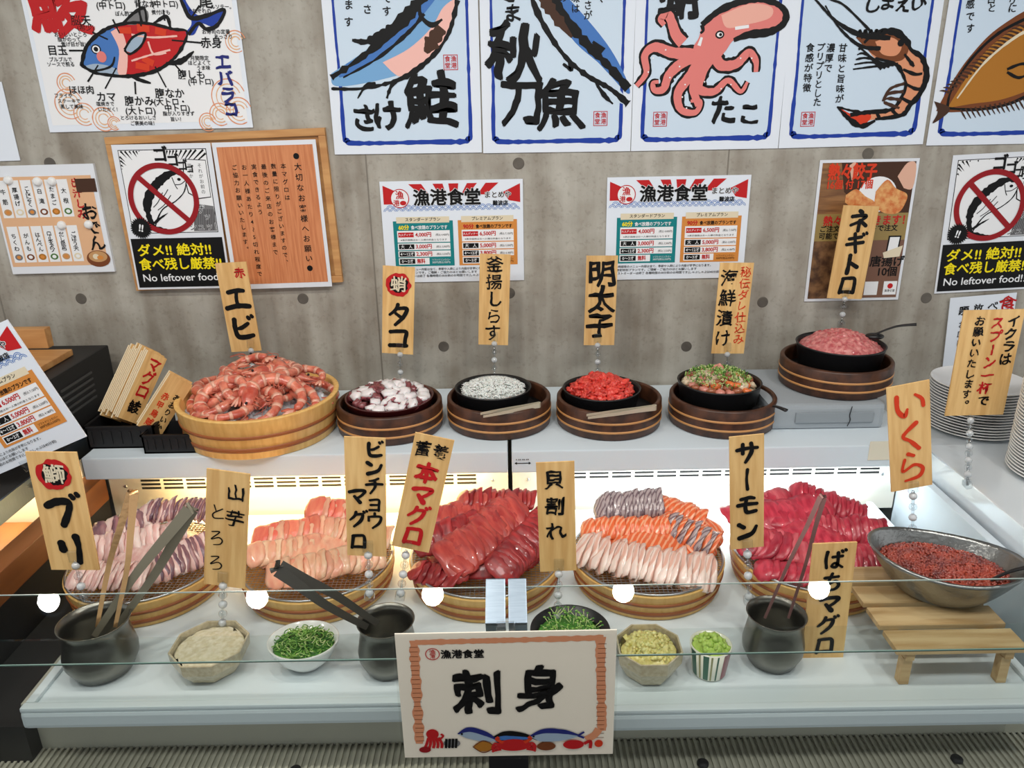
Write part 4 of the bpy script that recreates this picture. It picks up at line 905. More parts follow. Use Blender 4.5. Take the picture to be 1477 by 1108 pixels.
s.put('\u523a', *n(0.365, 0.475), w * .235, 'black', 4, .05, jit=.10, sx=1.05, sy=1.12); s.put('\u8eab', *n(0.65, 0.46), w * .235, 'black', 4, .05, jit=.10, sx=.98, sy=1.12)
# frieze of sea animals
def E_(a, b, rx, ry, col, L=3, rot=0): s.ell(n(a, b), rx * w, ry * w, col, L, rot)
E_(0.14, 0.80, .030, .030, 'red'); 
for k in range(5): s.stroke([n(0.12 + k * .012, .83), n(0.11 + k * .018, .88), n(0.10 + k * .02, .92)], .005, 'red', 3)
s.stroke([n(0.16, .86), n(0.19, .82), n(.18, .80)], .004, 'red', 3)
E_(0.23, 0.88, .040, .026, 'grey'); 
for k in range(4): s.stroke([n(.205 + k * .016, .84), n(.20 + k * .016, .92)], .004, 'black', 4)
def fish(a0, b0, a1, b1, th, top, bot, L=4):
    s.poly([n(*q) for q in catmull([(a0, b0), (a0 + (a1 - a0) * .3, b0 - th), (a0 + (a1 - a0) * .7, (b0 + b1) / 2 - th * .7), (a1, b1), (a0 + (a1 - a0) * .6, (b0 + b1) / 2 + th * .8), (a0 + (a1 - a0) * .2, b0 + th * .8)], 4)], bot, L)
    s.stroke([n(a0, b0), n(a0 + (a1 - a0) * .3, b0 - th * .8), n(a0 + (a1 - a0) * .7, (b0 + b1) / 2 - th * .6), n(a1, b1)], [.002, .010, .009, .002], top, L + 1)
    s.ell(n(a0 + .02, b0), .002, .002, 'black', L + 2); s.stroke([n(a1 - .01, b1), n(a1 + .02, b1 - .03)], .004, top, L + 1); s.stroke([n(a1 - .01, b1), n(a1 + .02, b1 + .02)], .004, top, L + 1)
fish(.26, .80, .45, .86, .045, 'navy', 'silver'); fish(.43, .83, .62, .84, .035, 'black', 'midblue', 5); fish(.60, .83, .84, .83, .055, 'navy', 'silver', 6)
E_(.38, .91, .045, .030, 'mustard', 6); s.stroke([n(.33, .91), n(.38, .86), n(.43, .91), n(.38, .96)], .002, 'brown', 7, closed=True); E_(.68, .915, .045, .026, 'brown', 7)
E_(.525, .90, .080, .036, 'red', 7)
for sgn in (-1, 1):
    for k in range(4): s.stroke([n(.525 + sgn * .06, .90 + k * .012), n(.525 + sgn * .09, .885 + k * .02), n(.525 + sgn * .105, .92 + k * .012)], .004, 'red', 7)
    s.stroke([n(.525 + sgn * .05, .88), n(.525 + sgn * .08, .85), n(.525 + sgn * .07, .83)], .006, 'vermilion', 7)
E_(.81, .905, .050, .028, 'red', 7); s.stroke([n(.86, .90), n(.89, .88), n(.89, .94)], .006, 'red', 7); E_(.10, .93, .028, .018, 'darkred', 4); E_(.93, .90, .020, .022, 'vermilion', 7); s.stroke([n(.93, .78), n(.91, .83), n(.87, .87)], .014, 'peach', 3)
mb = MB(); mb.box((0, 0, 0.0035), (s.w + .006, s.h + .006, 0.0012), glassmat('card_sleeve', (0.98, 0.98, 0.97, 1), 1.4, 0.05, 0.8)); mb.build('sleeve', parent=s.root)
mb = MB(); mb.box((0, s.h / 2 - .004, -0.012), (0.03, 0.02, 0.018), CLEAR, bev=.002); mb.build('hook', parent=s.root)
s.finish('large cream card with two big brush characters and a sea animal frieze on the glass', 'sign')
# ================================================================== price tags on clear clips
# brush-written kana: strokes as ([(x, y) ...], [width ...]) in a unit square, y down
DK_ = [([(.80, .04), (.84, .10)], [.12, .13]), ([(.95, -.02), (.98, .03)], [.11, .12])]
KANA = {
 '\u30d6': [([(.12, .34), (.40, .22), (.70, .24), (.66, .50), (.46, .92)], [.17, .19, .16, .15, .16])] + DK_,
 '\u30ea': [([(.28, .34), (.30, .52)], [.19, .20]), ([(.70, .14), (.73, .45), (.68, .92)], [.19, .13, .15])],
 '\u30a8': [([(.20, .20), (.55, .14), (.80, .16)], [.15, .15, .13]), ([(.52, .20), (.48, .50), (.50, .78)], [.13, .12, .14]), ([(.06, .84), (.50, .76), (.94, .80)], [.17, .17, .16])],
 '\u30d3': [([(.24, .12), (.22, .50), (.30, .82), (.60, .86), (.90, .80)], [.17, .16, .18, .18, .14]), ([(.76, .30), (.50, .46), (.30, .50)], [.12, .14, .10])] + DK_,
 '\u30bf': [([(.46, .06), (.36, .30), (.12, .52)], [.14, .13, .10]), ([(.42, .24), (.84, .22), (.70, .60), (.36, .96)], [.12, .14, .15, .12]), ([(.38, .46), (.66, .66)], [.12, .13])],
 '\u30b3': [([(.16, .20), (.50, .16), (.84, .18), (.80, .50), (.78, .82)], [.15, .14, .15, .14, .14]), ([(.14, .82), (.50, .80), (.86, .80)], [.16, .15, .14])],
 '\u30b5': [([(.08, .34), (.50, .28), (.94, .28)], [.15, .14, .13]), ([(.32, .08), (.32, .52)], [.14, .14]), ([(.68, .06), (.70, .45), (.44, .94)], [.15, .15, .12])],
 '\u30fc': [([(.52, .02), (.48, .50), (.52, .98)], [.13, .10, .13])],
 '\u30e2': [([(.24, .18), (.60, .12), (.80, .16)], [.15, .15, .13]), ([(.10, .48), (.50, .44), (.92, .44)], [.16, .16, .14]), ([(.48, .16), (.42, .55), (.50, .84), (.88, .80)], [.13, .14, .18, .15])],
 '\u30f3': [([(.14, .18), (.34, .32)], [.19, .18]), ([(.90, .30), (.70, .66), (.16, .86)], [.13, .18, .20])],
 '\u30cd': [([(.44, .02), (.56, .10)], [.16, .16]), ([(.12, .30), (.50, .24), (.78, .26), (.50, .52), (.10, .72)], [.16, .15, .15, .13, .12]), ([(.50, .48), (.50, .98)], [.15, .15]), ([(.66, .58), (.84, .72)], [.15, .15])],
 '\u30ae': [([(.16, .32), (.74, .20)], [.14, .14]), ([(.08, .60), (.86, .46)], [.15, .15]), ([(.40, .06), (.48, .50), (.58, .96)], [.15, .14, .13])] + DK_,
 '\u30c8': [([(.36, .06), (.36, .50), (.34, .94)], [.18, .16, .18]), ([(.42, .42), (.78, .62)], [.15, .18])],
 '\u30ed': [([(.22, .20), (.14, .88)], [.15, .15]), ([(.20, .16), (.52, .12), (.80, .18), (.82, .84)], [.15, .15, .15, .16]), ([(.14, .84), (.50, .82), (.82, .84)], [.14, .15, .15])],
 '\u30de': [([(.08, .28), (.50, .18), (.88, .20), (.72, .46), (.44, .66)], [.17, .17, .17, .14, .12]), ([(.34, .54), (.62, .88)], [.15, .19])],
 '\u30b0': [([(.40, .08), (.32, .32), (.08, .56)], [.14, .14, .10]), ([(.38, .24), (.74, .22), (.64, .60), (.28, .96)], [.13, .15, .15, .12])] + DK_,
 '\u3044': [([(.12, .14), (.14, .60), (.34, .84), (.44, .62)], [.12, .12, .13, .07]), ([(.70, .16), (.90, .34), (.94, .58)], [.09, .12, .12])],
 '\u304f': [([(.70, .04), (.28, .44), (.50, .66), (.76, .96)], [.12, .10, .10, .12])],
 '\u3089': [([(.42, .02), (.58, .10)], [.12, .10]), ([(.30, .20), (.22, .62), (.60, .44), (.86, .60), (.74, .88), (.30, .98)], [.09, .10, .10, .12, .12, .08])],
 '\u30c1': [([(.72, .04), (.48, .16), (.24, .20)], [.12, .13, .10]), ([(.06, .44), (.50, .38), (.94, .38)], [.14, .14, .13]), ([(.52, .18), (.54, .55), (.28, .96)], [.13, .14, .11])],
 '\u30e7': [([(.24, .30), (.72, .26), (.74, .60), (.72, .94)], [.12, .12, .12, .13]), ([(.28, .60), (.70, .58)], [.12, .11]), ([(.22, .92), (.72, .90)], [.13, .12])],
 '\u30a6': [([(.50, .02), (.50, .20)], [.13, .13]), ([(.16, .26), (.16, .50)], [.13, .13]), ([(.16, .26), (.50, .22), (.84, .26), (.74, .64), (.38, .96)], [.12, .13, .14, .15, .11])],
 '\u3068': [([(.32, .06), (.42, .40)], [.07, .06]), ([(.78, .26), (.28, .60), (.34, .88), (.84, .84)], [.07, .07, .08, .06])],
 '\u308d': [([(.24, .14), (.66, .12), (.20, .62), (.62, .48), (.82, .66), (.70, .90), (.34, .98)], [.07, .08, .06, .07, .08, .07, .05])],
 '\u3070': [([(.16, .10), (.12, .50), (.18, .92)], [.15, .13, .12]), ([(.42, .36), (.84, .32)], [.13, .13]), ([(.64, .14), (.66, .60), (.60, .88), (.40, .84), (.54, .68), (.88, .90)], [.14, .13, .12, .11, .10, .10])] + DK_,
 '\u3061': [([(.16, .28), (.76, .22)], [.13, .13]), ([(.48, .06), (.34, .58), (.66, .46), (.82, .66), (.66, .88), (.34, .94)], [.13, .12, .12, .14, .13, .10])],
}
def brush(s, ch, x, y, size, col, L, k=1.0):
    for pts, ws in KANA[ch]:
        q = [(x + (px_ - .5) * size, y + (.5 - py_) * size) for px_, py_ in pts]; w = [v * size * k * (1.22 if ws[0] > .09 else 1.05) for v in ws]
        s.stroke(q, w, col, L, rough=.22)
        for e, r in ((q[0], w[0]), (q[-1], w[-1])): s.ell(e, r * .5, r * .5, col, L, n=14)
def letters(s, cols):
    """cols: (text, a, b0, b1, size as share of the width, colour, bold)"""
    for (txt, a, b0, b1, z, col, bold) in cols:
        if len(txt) <= 6 and (all(ch in KANA for ch in txt) or txt == '\u672c\u30de\u30b0\u30ed'):
            n = len(txt); st = (b1 - b0) / n; sz = min(s.w * z * 1.02, st * s.h * .93)
            for i, ch in enumerate(txt):
                x_, y_ = s.n(a, b0 + st * (i + .5))
                if ch in KANA: brush(s, ch, x_, y_, sz, col, 3)
                else: s.put(ch, x_, y_, sz * 1.05, col, 3, bold, jit=.06)
            continue
        s.col_(txt, s.n(a, 0)[0], s.n(0, b0)[1], s.n(0, b1)[1], s.w * z * 1.13, col, 3, bold, 0.09)
def blotch(s, ch, a, b, r):
    """round red seal with one dark character"""
    c = s.n(a, b); R = s.w * r
    s.ell(c, R, R * .95, 'black', 2); s.stroke([(c[0] + R * cos(k * .35), c[1] + R * .95 * sin(k * .35)) for k in range(18)], R * .32, 'red', 3, closed=True, rough=1.2)
    s.poly([(c[0] - R * .3, c[1] + R), (c[0] + R * .5, c[1] + R * .95), (c[0] + R * .6, c[1] + R * .6), (c[0] - R * .2, c[1] + R * .7)], 'red', 3)
    s.put(ch, c[0], c[1], R * 1.5, 'beige', 4, 0.02, jit=.05)
def clip(s, p0, p1, foot=True):
    """chain of clear beads from p0 (on the tag) to p1 (where it grips)"""
    a = Vector((*s.p(*p0), 0.0)); b = s.Mi @ p1 if isinstance(p1, Vector) else Vector((*s.p(*p1), 0.0))
    mb = MB(); d = b - a; L = d.length; dn = d.normalized()
    Mt = Matrix.Translation(a) @ dn.to_track_quat('Z', 'Y').to_matrix().to_4x4()
    mb.box((0, 0, -0.010), (0.020, 0.010, 0.026), CLEAR, M=Mt, bev=0.002)
    mb.tube([(0, 0, 0), (0, 0, L)], 0.0028, CLEAR, M=Mt)
    n = max(1, int(L / 0.022))
    for i in range(n): mb.ico((0, 0, L * (i + .5) / n), 0.0088, BEAD if i % 2 == 0 else CLEAR, 2, sc=(1, 1, .95), M=Mt)
    if foot: mb.box((0, 0, L - 0.004), (0.020, 0.014, 0.016), CLEAR, M=Mt, bev=0.002)
    mb.build('clip', parent=s.root)
BEAD = pmat('frosted_bead', (226, 230, 232), rough=0.12, spec=0.8, trans=0.35)
def price_tag(TL, TR, BL, Y, cols, label, c0=None, c1=None, foot=True, seal_=None, group='wooden price tags'):
    s = Sign('price_tag', TL, TR, BL, Y, 0.0035, TAGW, upright=True)
    letters(s, cols)
    if seal_: blotch(s, *seal_)
    if c0: clip(s, c0, c1, foot)
    s.finish(label, 'price tag', None, 'lettering'); return s
K, R_ = 'black', 'red'
price_tag((310, 380), (355, 376), (334, 508), 2.135, [('\u8d64', .72, .02, .22, .32, R_, .03), ('\u30a8\u30d3', .50, .24, .90, .80, K, .06)], 'wooden tag with red mark over two black characters above the shrimp tub', (362, 500), (365, 556))
price_tag((552, 383), (599, 384), (551, 509), 2.13, [('\u30bf\u30b3', .52, .40, .96, .72, K, .075)], 'wooden tag with round red seal above the octopus dish', (577, 505), (578, 556), seal_=('\u86f8', .50, .20, .34))
price_tag((692, 366), (737, 366), (690, 497), 2.13, [('\u91dc\u63da\u3057\u3089\u3059', .50, .02, .96, .50, K, .012)], 'wooden tag with five slim characters above the whitebait pan', (713, 490), (713, 548))
price_tag((846, 369), (892, 370), (842, 498), 2.13, [('\u660e\u592a\u5b50', .52, .05, .93, .80, K, .035)], 'wooden tag with three large black characters above the red roe pan', (862, 492), (862, 552))
price_tag((1039, 379), (1088, 381), (1026, 510), 2.13, [('\u6d77\u9bae\u6f2c\u3051', .30, .05, .94, .46, K, .02), ('\u79d8\u4f1d\u30c0\u30ec\u4ed5\u8fbc\u307f', .78, .04, .90, .30, 'vermilion', .005)], 'wooden tag with black and thin red columns above the marinated seafood pan', (1049, 505), (1049, 530))
price_tag((1217, 296), (1269, 299), (1193, 430), 2.19, [('\u30cd\u30ae\u30c8\u30ed', .52, .04, .97, .60, K, .09)], 'wooden tag in front of the dumpling poster above the minced tuna', (1219, 426), (1213, 470))
s = price_tag((1391, 448), (1476, 460), (1363, 600), 1.80, [('\u30a4\u30af\u30e9\u306f', .84, .05, .52, .20, K, .04), ('\u30b9\u30d7\u30fc\u30f3\u4e00\u676f', .58, .06, .80, .20, R_, .04), ('\u3067', .60, .80, .92, .18, K, .04), ('\u304a\u9858\u3044\u3044\u305f\u3057\u307e\u3059\u3002', .29, .05, .94, .155, K, .03)],
          'wide wooden notice card in front of the plate stack, with black and red columns', (1400, 602), P(1395, 700, Z=ZC + 0.006), True)
price_tag((36, 652), (106, 638), (74, 822), 1.33, [('\u30d6\u30ea', .50, .32, .97, .74, K, .055)], 'wooden tag with red seal, lowest at the left above the tongs pot', (108, 808), (122, 868), seal_=('\u9c24', .48, .18, .30))
price_tag((298, 676), (361, 677), (294, 842), 1.325, [('\u5c71\u828b', .68, .06, .50, .42, K, .012), ('\u3068\u308d\u308d', .28, .24, .90, .42, K, .012)], 'wooden tag with thin brushed characters above the grated yam bowl', (322, 838), (321, 905))
price_tag((496, 630), (556, 627), (501, 801), 1.325, [('\u30d3\u30f3\u30c1\u30e7\u30a6', .72, .02, .76, .44, K, .07), ('\u30de\u30b0\u30ed', .30, .38, .97, .46, K, .08)], 'wooden tag with two bold black columns in front of the pale tuna tub', (531, 794), (533, 862))
price_tag((599, 624), (656, 636), (565, 787), 1.335, [('\u672c\u30de\u30b0\u30ed', .50, .22, .97, .60, R_, .075), ('\u84c4', .27, .03, .21, .38, K, .012), ('\u990a', .71, .03, .21, .38, K, .012)], 'tilted wooden tag with large red characters beside the deep red tuna', (586, 794), (577, 862))
price_tag((773, 668), (829, 664), (779, 825), 1.335, [('\u8c9d\u5272\u308c', .48, .04, .74, .50, K, .025)], 'wooden tag with three thin characters above the radish sprouts', (806, 820), (804, 896))
price_tag((1052, 631), (1101, 638), (1054, 793), 1.33, [('\u30b5\u30fc\u30e2\u30f3', .50, .03, .95, .66, K, .075)], 'wooden tag standing between the salmon and the pink tuna tubs', (1078, 792), (1080, 868))
price_tag((1173, 785), (1236, 789), (1156, 952), 1.255, [('\u3070\u3061\u30de\u30b0\u30ed', .52, .04, .97, .50, K, .085)], 'wooden tag leaning on the tray behind the glass beside the wooden stand', None)
price_tag((1279, 560), (1340, 562), (1286, 710), 1.46, [('\u3044\u304f\u3089', .50, .05, .93, .74, 'vermilion', .03)], 'wooden tag with three red characters above the salmon roe bowl', (1317, 708), (1316, 784))

# ================================================================== vessels on the shelf
def ring_stand(u, v, z0, what, R=0.143):
    """dark round wooden coaster ring with a black plate inside; (u, v) is its front foot in the photo"""
    p = P(u, v, Z=z0); c = Vector((p.x * (p.y + R) / p.y * 0.995, p.y + R, z0))
    t = empty('pan_ring', c)
    mb = MB(); mb.cap = False; h = 0.078
    mb.lathe([(0.0, 0.0005), (R - .006, 0.0005), (R - .002, .004), (R, h * .45), (R - .001, h - .004), (R - .004, h), (R - .011, h), (R - .013, h - .004), (R - .014, h - .046)], RINGW, 64); mb.build('ring', parent=t)
    for zz in (.024, .048):
        mb = MB(); mb.cap = False; mb.lathe([(R - .0015, zz - .0034), (R + .0008, zz - .0026), (R + .0008, zz + .0026), (R - .0015, zz + .0034)], RINGL, 64); mb.build('band', parent=t)
    mb = MB(); mb.lathe([(R - .0145, h - .051), (R - .0145, h - .043), (R - .03, h - .0445), (0.0, h - .0445)], BLACKP, 48); mb.build('black_insert', parent=t)
    return tag(t, what, 'pan ring', 'dark wooden rings under the pans'), c
def pan(c, R, h, name, label, mat=BLACK, rim=None, grp=None):
    t = empty(name, c)
    mb = MB(); mb.cap = False
    mb.lathe([(0, 0), (R * .80, 0), (R * .88, .004), (R * .985, h - .003), (R, h), (R - .004, h + .001), (R - .007, h - .006), (R * .80, .010), (0, .008)], mat, 56)
    mb.build('body', parent=t)
    if rim: 
        mb = MB(); mb.cap = False; mb.lathe([(R + .0006, h - .004), (R + .0015, h + .0015), (R - .004, h + .0022), (R - .006, h - .002)], rim, 56); mb.build('rim', parent=t)
    return tag(t, label, 'pan' if name == 'iron_pan' else 'bowl', grp)
ringY = {}
_, c1 = ring_stand(566, 645, ZS, 'dark wooden ring with pale bands under the octopus dish')
_, c2 = ring_stand(721, 637, ZS, 'dark wooden ring with pale bands under the whitebait pan')
_, c3 = ring_stand(877, 638, ZS, 'dark wooden ring with pale bands under the red roe pan')
_, c4 = ring_stand(1038, 636, ZS, 'dark wooden ring with pale bands under the marinated seafood pan')
# grey block carrying the minced tuna
q = P(1200, 619, Z=ZS); zb = P(1200, 584, Y=q.y).z
bx0 = P(1122, 619, Z=ZS).x - .03; bx1 = P(1285, 619, Z=ZS).x - .02; BH = zb - ZS
GREYB = pmat('grey_styrofoam', (158, 166, 172), rough=0.6, bump=0.3, bump_scale=120)
t = empty('foam_block', ((bx0 + bx1) / 2, q.y + .15, ZS))
mb = MB(); mb.box((0, 0, BH / 2 + .0005), (bx1 - bx0, .30, BH - .001), GREYB, bev=.012); mb.build('block', parent=t)
mb = MB(); mb.box((.02, -.152, BH * .5), (bx1 - bx0 - .10, .006, BH * .42), pmat('grey_foam_recess', (140, 148, 154), rough=0.7), bev=.002); mb.build('recess', parent=t)
mb = MB(); mb.tube(catmull([(.062, -.1555, BH * .95), (.058, -.1565, BH * .6), (.061, -.1565, BH * .4), (.056, -.1555, .01)], 4), .0012, BLACKP, 6); mb.build('cord', parent=t)
tag(t, 'grey foam block on the shelf raising the minced tuna pan', 'block')
p5 = P(1200, 578, Z=zb)
_, c5 = ring_stand(1200, 580, zb + .0008, 'dark wooden ring on the grey block under the minced tuna pan', R=0.150)

o_t = pan(Vector((c1.x, c1.y + .004, ZS + .0345)), .120, .052, 'octopus_dish', 'round dark lacquer dish holding the octopus pieces', pmat('dark_lacquer', (70, 22, 22), rough=.3, coat=.4))
cs = []
for (u, v, R, h, cc, lab, z0) in ((711, 553, .106, .060, c2, 'small black iron pan heaped with whitebait', ZS), (868, 556, .107, .058, c3, 'small black iron pan heaped with red roe pieces', ZS), (1038, 543, .113, .074, c4, 'small black iron pan holding marinated seafood with greens', ZS), (1213, 492, .120, .078, c5, 'black iron pan heaped with pink minced tuna', zb)):
    yy = cc.y + .018; pp = P(u, v, Y=yy)
    c = Vector((pp.x, yy, z0 + .0345)); pan(c, R, h, 'iron_pan', lab, BLACK, None, 'black iron pans on the rings'); cs.append((c, R, h))
def heap(name, c, parts, label, cat, kind=None):
    o = parts.build(name, loc=c); return tag(o, label, cat, kind=kind)
# whitebait
WB = pmat('whitebait_white', (232, 234, 230), rough=.4, sss=.1); (c, R, h) = cs[0]
mb = MB(); mb.dome(R * .84, R * .80, .034, WB, amp=.004, fr=120)
for i in range(900):
    a = random.random() * 2 * pi; r = sqrt(random.random()) * .80; x, y = R * r * cos(a), R * r * sin(a); z = .034 * (1 - r ** 1.6) + .001
    b = random.random() * 2 * pi; l = .008; k = random.uniform(-.003, .003)
    mb.tube([(x - l * cos(b), y - l * sin(b), z + random.uniform(-.001, .002)), (x + k * sin(b), y - k * cos(b), z + .0025), (x + l * cos(b), y + l * sin(b), z + random.uniform(-.001, .002))], [.0012, .0016, .0009], WB, 4)
heap('whitebait', c + Vector((0, 0, h - .016)), mb, 'white heap of tiny whitebait in the black pan', 'whitebait', 'stuff')
# octopus pieces
OW = pmat('octopus_flesh', (238, 232, 232), rough=.35, sss=.15, coat=.4, noise_scale=90, noise_amt=.04); OS = pmat('octopus_skin', (176, 92, 100), rough=.3, coat=.6, noise_scale=160, col2=(96, 36, 48), sss=.05); OD = pmat('octopus_dark', (92, 42, 44), rough=.35, coat=.5, noise_scale=120, col2=(150, 80, 84))
variants = []
for k in range(7):
    mb = MB(); mb.ico((0, 0, 0), .0155, OD if k in (2, 5) else OS, 2, sc=(1.1, .85, .62), nz=.7, seed=k * 3)
    if k not in (2, 5): mb.ico((0, 0, .0040), .0158, OW, 2, sc=(1.1, .9, .52), nz=.6, seed=k * 3)
    variants.append(mb)
first = {}
def scatter(n, c, rx, ry, hh, variants, name, label, group, sc=(.8, 1.2), cat=None, flatn=1.8, seed=3, tilt=.7, minr=0):
    rnd = random.Random(seed); objs = []
    pts = []
    tries = 0
    while len(pts) < n and tries < 6000:
        tries += 1
        a = rnd.random() * 2 * pi; r = sqrt(rnd.random()) * .95
        x, y = rx * r * cos(a), ry * r * sin(a)
        md = minr * (1 - tries / 6500)
        if all((x - p[0]) ** 2 + (y - p[1]) ** 2 > md * md for p in pts): pts.append((x, y, hh * (1 - r ** flatn)))
    firsts = {}
    for i, (x, y, z) in enumerate(pts):
        k = i % len(variants); s_ = rnd.uniform(*sc)
        M = Matrix.Translation(c + Vector((x, y, z))) @ Matrix.Rotation(rnd.random() * 2 * pi, 4, 'Z') @ Matrix.Rotation(rnd.uniform(-tilt, tilt), 4, 'X') @ Matrix.Scale(s_, 4)
        if k not in firsts:
            o = variants[k].build(name, M=M); tag(o, label, cat, group); firsts[k] = o
        else: o = copy_thing(firsts[k], M)
        objs.append(o)
    return objs
oc = Vector((c1.x, c1.y + .004, ZS + .0485))
obs = scatter(56, oc + Vector((0, 0, .030)), .102, .102, .034, variants, 'octopus_piece', 'chopped white and purple octopus piece in the round lacquer dish', 'octopus pieces in the lacquer dish', cat='octopus piece', minr=.032, sc=(.9, 1.35))
mb = MB(); mb.dome(.104, .104, .026, OD, amp=.004, fr=60); heap('octopus_scraps', oc + Vector((0, 0, .012)), mb, 'dark chopped octopus filling the bottom of the lacquer dish', 'octopus', 'stuff')
# red roe pieces
MR = pmat('pollock_roe', (232, 84, 66), rough=.4, coat=.3, sss=.2, noise_scale=160, col2=(208, 46, 44), rnd=.15, bump=.5, bump_scale=500)
variants = []
for k in range(5):
    mb = MB(); mb.ico((0, 0, 0), .0135, MR, 3, sc=(1.25, .9, .8), nz=.85, seed=k * 5 + 1); variants.append(mb)
(c, R, h) = cs[1]
scatter(58, c + Vector((0, 0, h - .012)), R * .75, R * .73, .040, variants, 'roe_piece', 'chunk of glossy red pollock roe in the black pan', 'red roe chunks in the pan', cat='roe', minr=.026, sc=(.85, 1.25))
mb = MB(); mb.dome(R * .8, R * .8, .03, MR, amp=.004, fr=70); heap('roe_base', c + Vector((0, 0, h - .022)), mb, 'packed red roe at the bottom of the black pan', 'roe', 'stuff')
# marinated seafood
(c, R, h) = cs[2]
SD = [pmat('dice_orange', (232, 122, 66), rough=.3, coat=.4, sss=.2), pmat('dice_pink', (214, 140, 124), rough=.3, coat=.4, sss=.2), pmat('dice_pale', (226, 206, 176), rough=.3, coat=.4, sss=.2), pmat('dice_brown', (164, 96, 66), rough=.3, coat=.4)]
variants = []
for k in range(8):
    mb = MB(); bm_ = .0075
    mb.ico((0, 0, 0), .0125, SD[k % 4], 2, sc=(1.1, .9, .75), nz=.5, seed=k); variants.append(mb)
scatter(60, c + Vector((0, 0, h - .010)), R * .84, R * .82, .026, variants, 'seafood_cube', 'marinated diced fish piece in the tall black pan', 'diced fish in the tall pan', cat='diced fish', minr=.026)
mb = MB(); mb.dome(R * .86, R * .86, .022, SD[2], amp=.004, fr=70); heap('seafood_base', c + Vector((0, 0, h - .020)), mb, 'sauce-coated seafood at the bottom of the tall pan', 'marinated seafood', 'stuff')
GR = [pmat('onion_dark', (70, 128, 44), rough=.4), pmat('onion_mid', (132, 178, 78), rough=.4), pmat('onion_pale', (206, 222, 150), rough=.4, sss=.1)]
mb = MB()
for i in range(420):
    a = random.random() * 2 * pi; r = random.random() ** .6 * .78; x, y = R * r * cos(a) - .004, R * r * sin(a); z = .030 * (1 - r ** 1.8) + random.uniform(.006, .012)
    M = Matrix.Translation((x, y, z)) @ Matrix.Rotation(random.random() * 3, 4, 'X') @ Matrix.Rotation(random.random() * 3, 4, 'Y')
    q_ = random.uniform(.0022, .0036); mb.tube([(q_ * cos(t_), q_ * sin(t_), 0) for t_ in [k * pi / 3 for k in range(6)]], .0011, random.choice(GR), 4, M=M)
heap('chopped_onion', c + Vector((0, 0, h - .008)), mb, 'scattered chopped green onion over the marinated seafood', 'green onion', 'stuff')
mb = MB(); mb.dome(.028, .024, .022, SD[1], amp=.004, fr=110); heap('fish_mince', c + Vector((0.002, .025, h + .016)), mb, 'small pinkish mound topping the marinated seafood', 'fish mince')
# minced tuna
(c, R, h) = cs[3]
NT = pmat('minced_tuna', (224, 148, 142), rough=.35, coat=.3, sss=.15, noise_scale=90, col2=(184, 78, 84), bump=.8, bump_scale=260, detail=6)
mb = MB(); mb.dome(R * .93, R * .93, .050, NT, nr=44, na=110, amp=.0055, fr=90, flat=2.0); heap('minced_tuna', c + Vector((0, 0, h - .014)), mb, 'pink minced tuna heaped in the black iron pan', 'minced tuna')
def ladle(name, p0, p1, label, bowl_dir=None):
    t = empty(name, p0); d = p1 - p0
    mid = d * .5 + Vector((0, 0, .008))
    mb = MB(); pts = catmull([(0, 0, 0), tuple(mid), tuple(d)], 8); n = len(pts); mb.tube(pts, [.0045 + .0035 * (i / n) ** 2 for i in range(n)], BLACK, 10, flat=.55); mb.build('handle', parent=t)
    mb = MB(); mb.ico((0, 0, -.006), .02, BLACK, 3, sc=(1.3, .95, .45)); mb.build('bowl', parent=t)
    return tag(t, label, 'spoon')
ladle('serving_spoon', P(1262, 482, Y=2.06), P(1322, 468, Y=2.02), 'black serving spoon stuck in the pink minced tuna')
ladle('serving_spoon', P(1098, 588, Y=1.90) , P(1134, 592, Y=1.83), 'short black spoon lying on the ring of the marinated seafood')

# ---- tongs
def strip(pts, w, th, mat, side):
    """flat metal strip through pts, side = width direction"""
    mb = MB(); q = catmull([tuple(p) for p in pts], 6); q = [Vector(p) for p in q]; n = len(q); vs = []
    for i, p in enumerate(q):
        t_ = (q[min(i + 1, n - 1)] - q[max(i - 1, 0)]).normalized(); sd = (side - t_ * side.dot(t_)).normalized(); nn = t_.cross(sd)
        ww = (w[0] + (w[1] - w[0]) * i / (n - 1)) / 2
        vs += [p + sd * ww + nn * th / 2, p - sd * ww + nn * th / 2, p - sd * ww - nn * th / 2, p + sd * ww - nn * th / 2]
    fs = [(4 * i + k, 4 * i + (k + 1) % 4, 4 * i + 4 + (k + 1) % 4, 4 * i + 4 + k) for i in range(n - 1) for k in range(4)] + [(0, 1, 2, 3), (4 * n - 1, 4 * n - 2, 4 * n - 3, 4 * n - 4)]
    mb.add(vs, fs, mat); return mb
def tongs(h, t1, t2, mat, label, w=(.016, .007), bow=.012, th=.0014, side=None, cap=None):
    t = empty('serving_tongs', h); ax = ((t1 + t2) / 2 - h).normalized(); sep = (t2 - t1); sep = (sep - ax * sep.dot(ax)); 
    sep = sep.normalized() if sep.length > 1e-5 else Vector((1, 0, 0)); side = side or ax.cross((Vector((0, 0, H)) - h).normalized())
    for sg, tp in ((-1, t1), (1, t2)):
        m_ = (tp - h); pts = [sep * sg * .004, m_ * .25 + sep * sg * bow * .7, m_ * .55 + sep * sg * bow, m_]
        strip(pts, w, th, mat, side).build('arm', parent=t)
    strip([sep * -.004, -ax * .005, sep * .004], (w[0] * 1.02, w[0] * 1.02), th * 1.2, mat, side).build('hinge', parent=t)
    if cap:
        mb = MB(); mb.tube([-ax * .004, ax * .05], [.010, .011], cap, 12, flat=.8); mb.build('grip', parent=t)
    return tag(t, label, 'tongs')
tongs(P(191, 712, Y=1.33), P(140, 905, Y=1.25), P(166, 905, Y=1.24), BRASSY, 'gold-orange steel tongs, upright in the left metal pot', bow=.010)
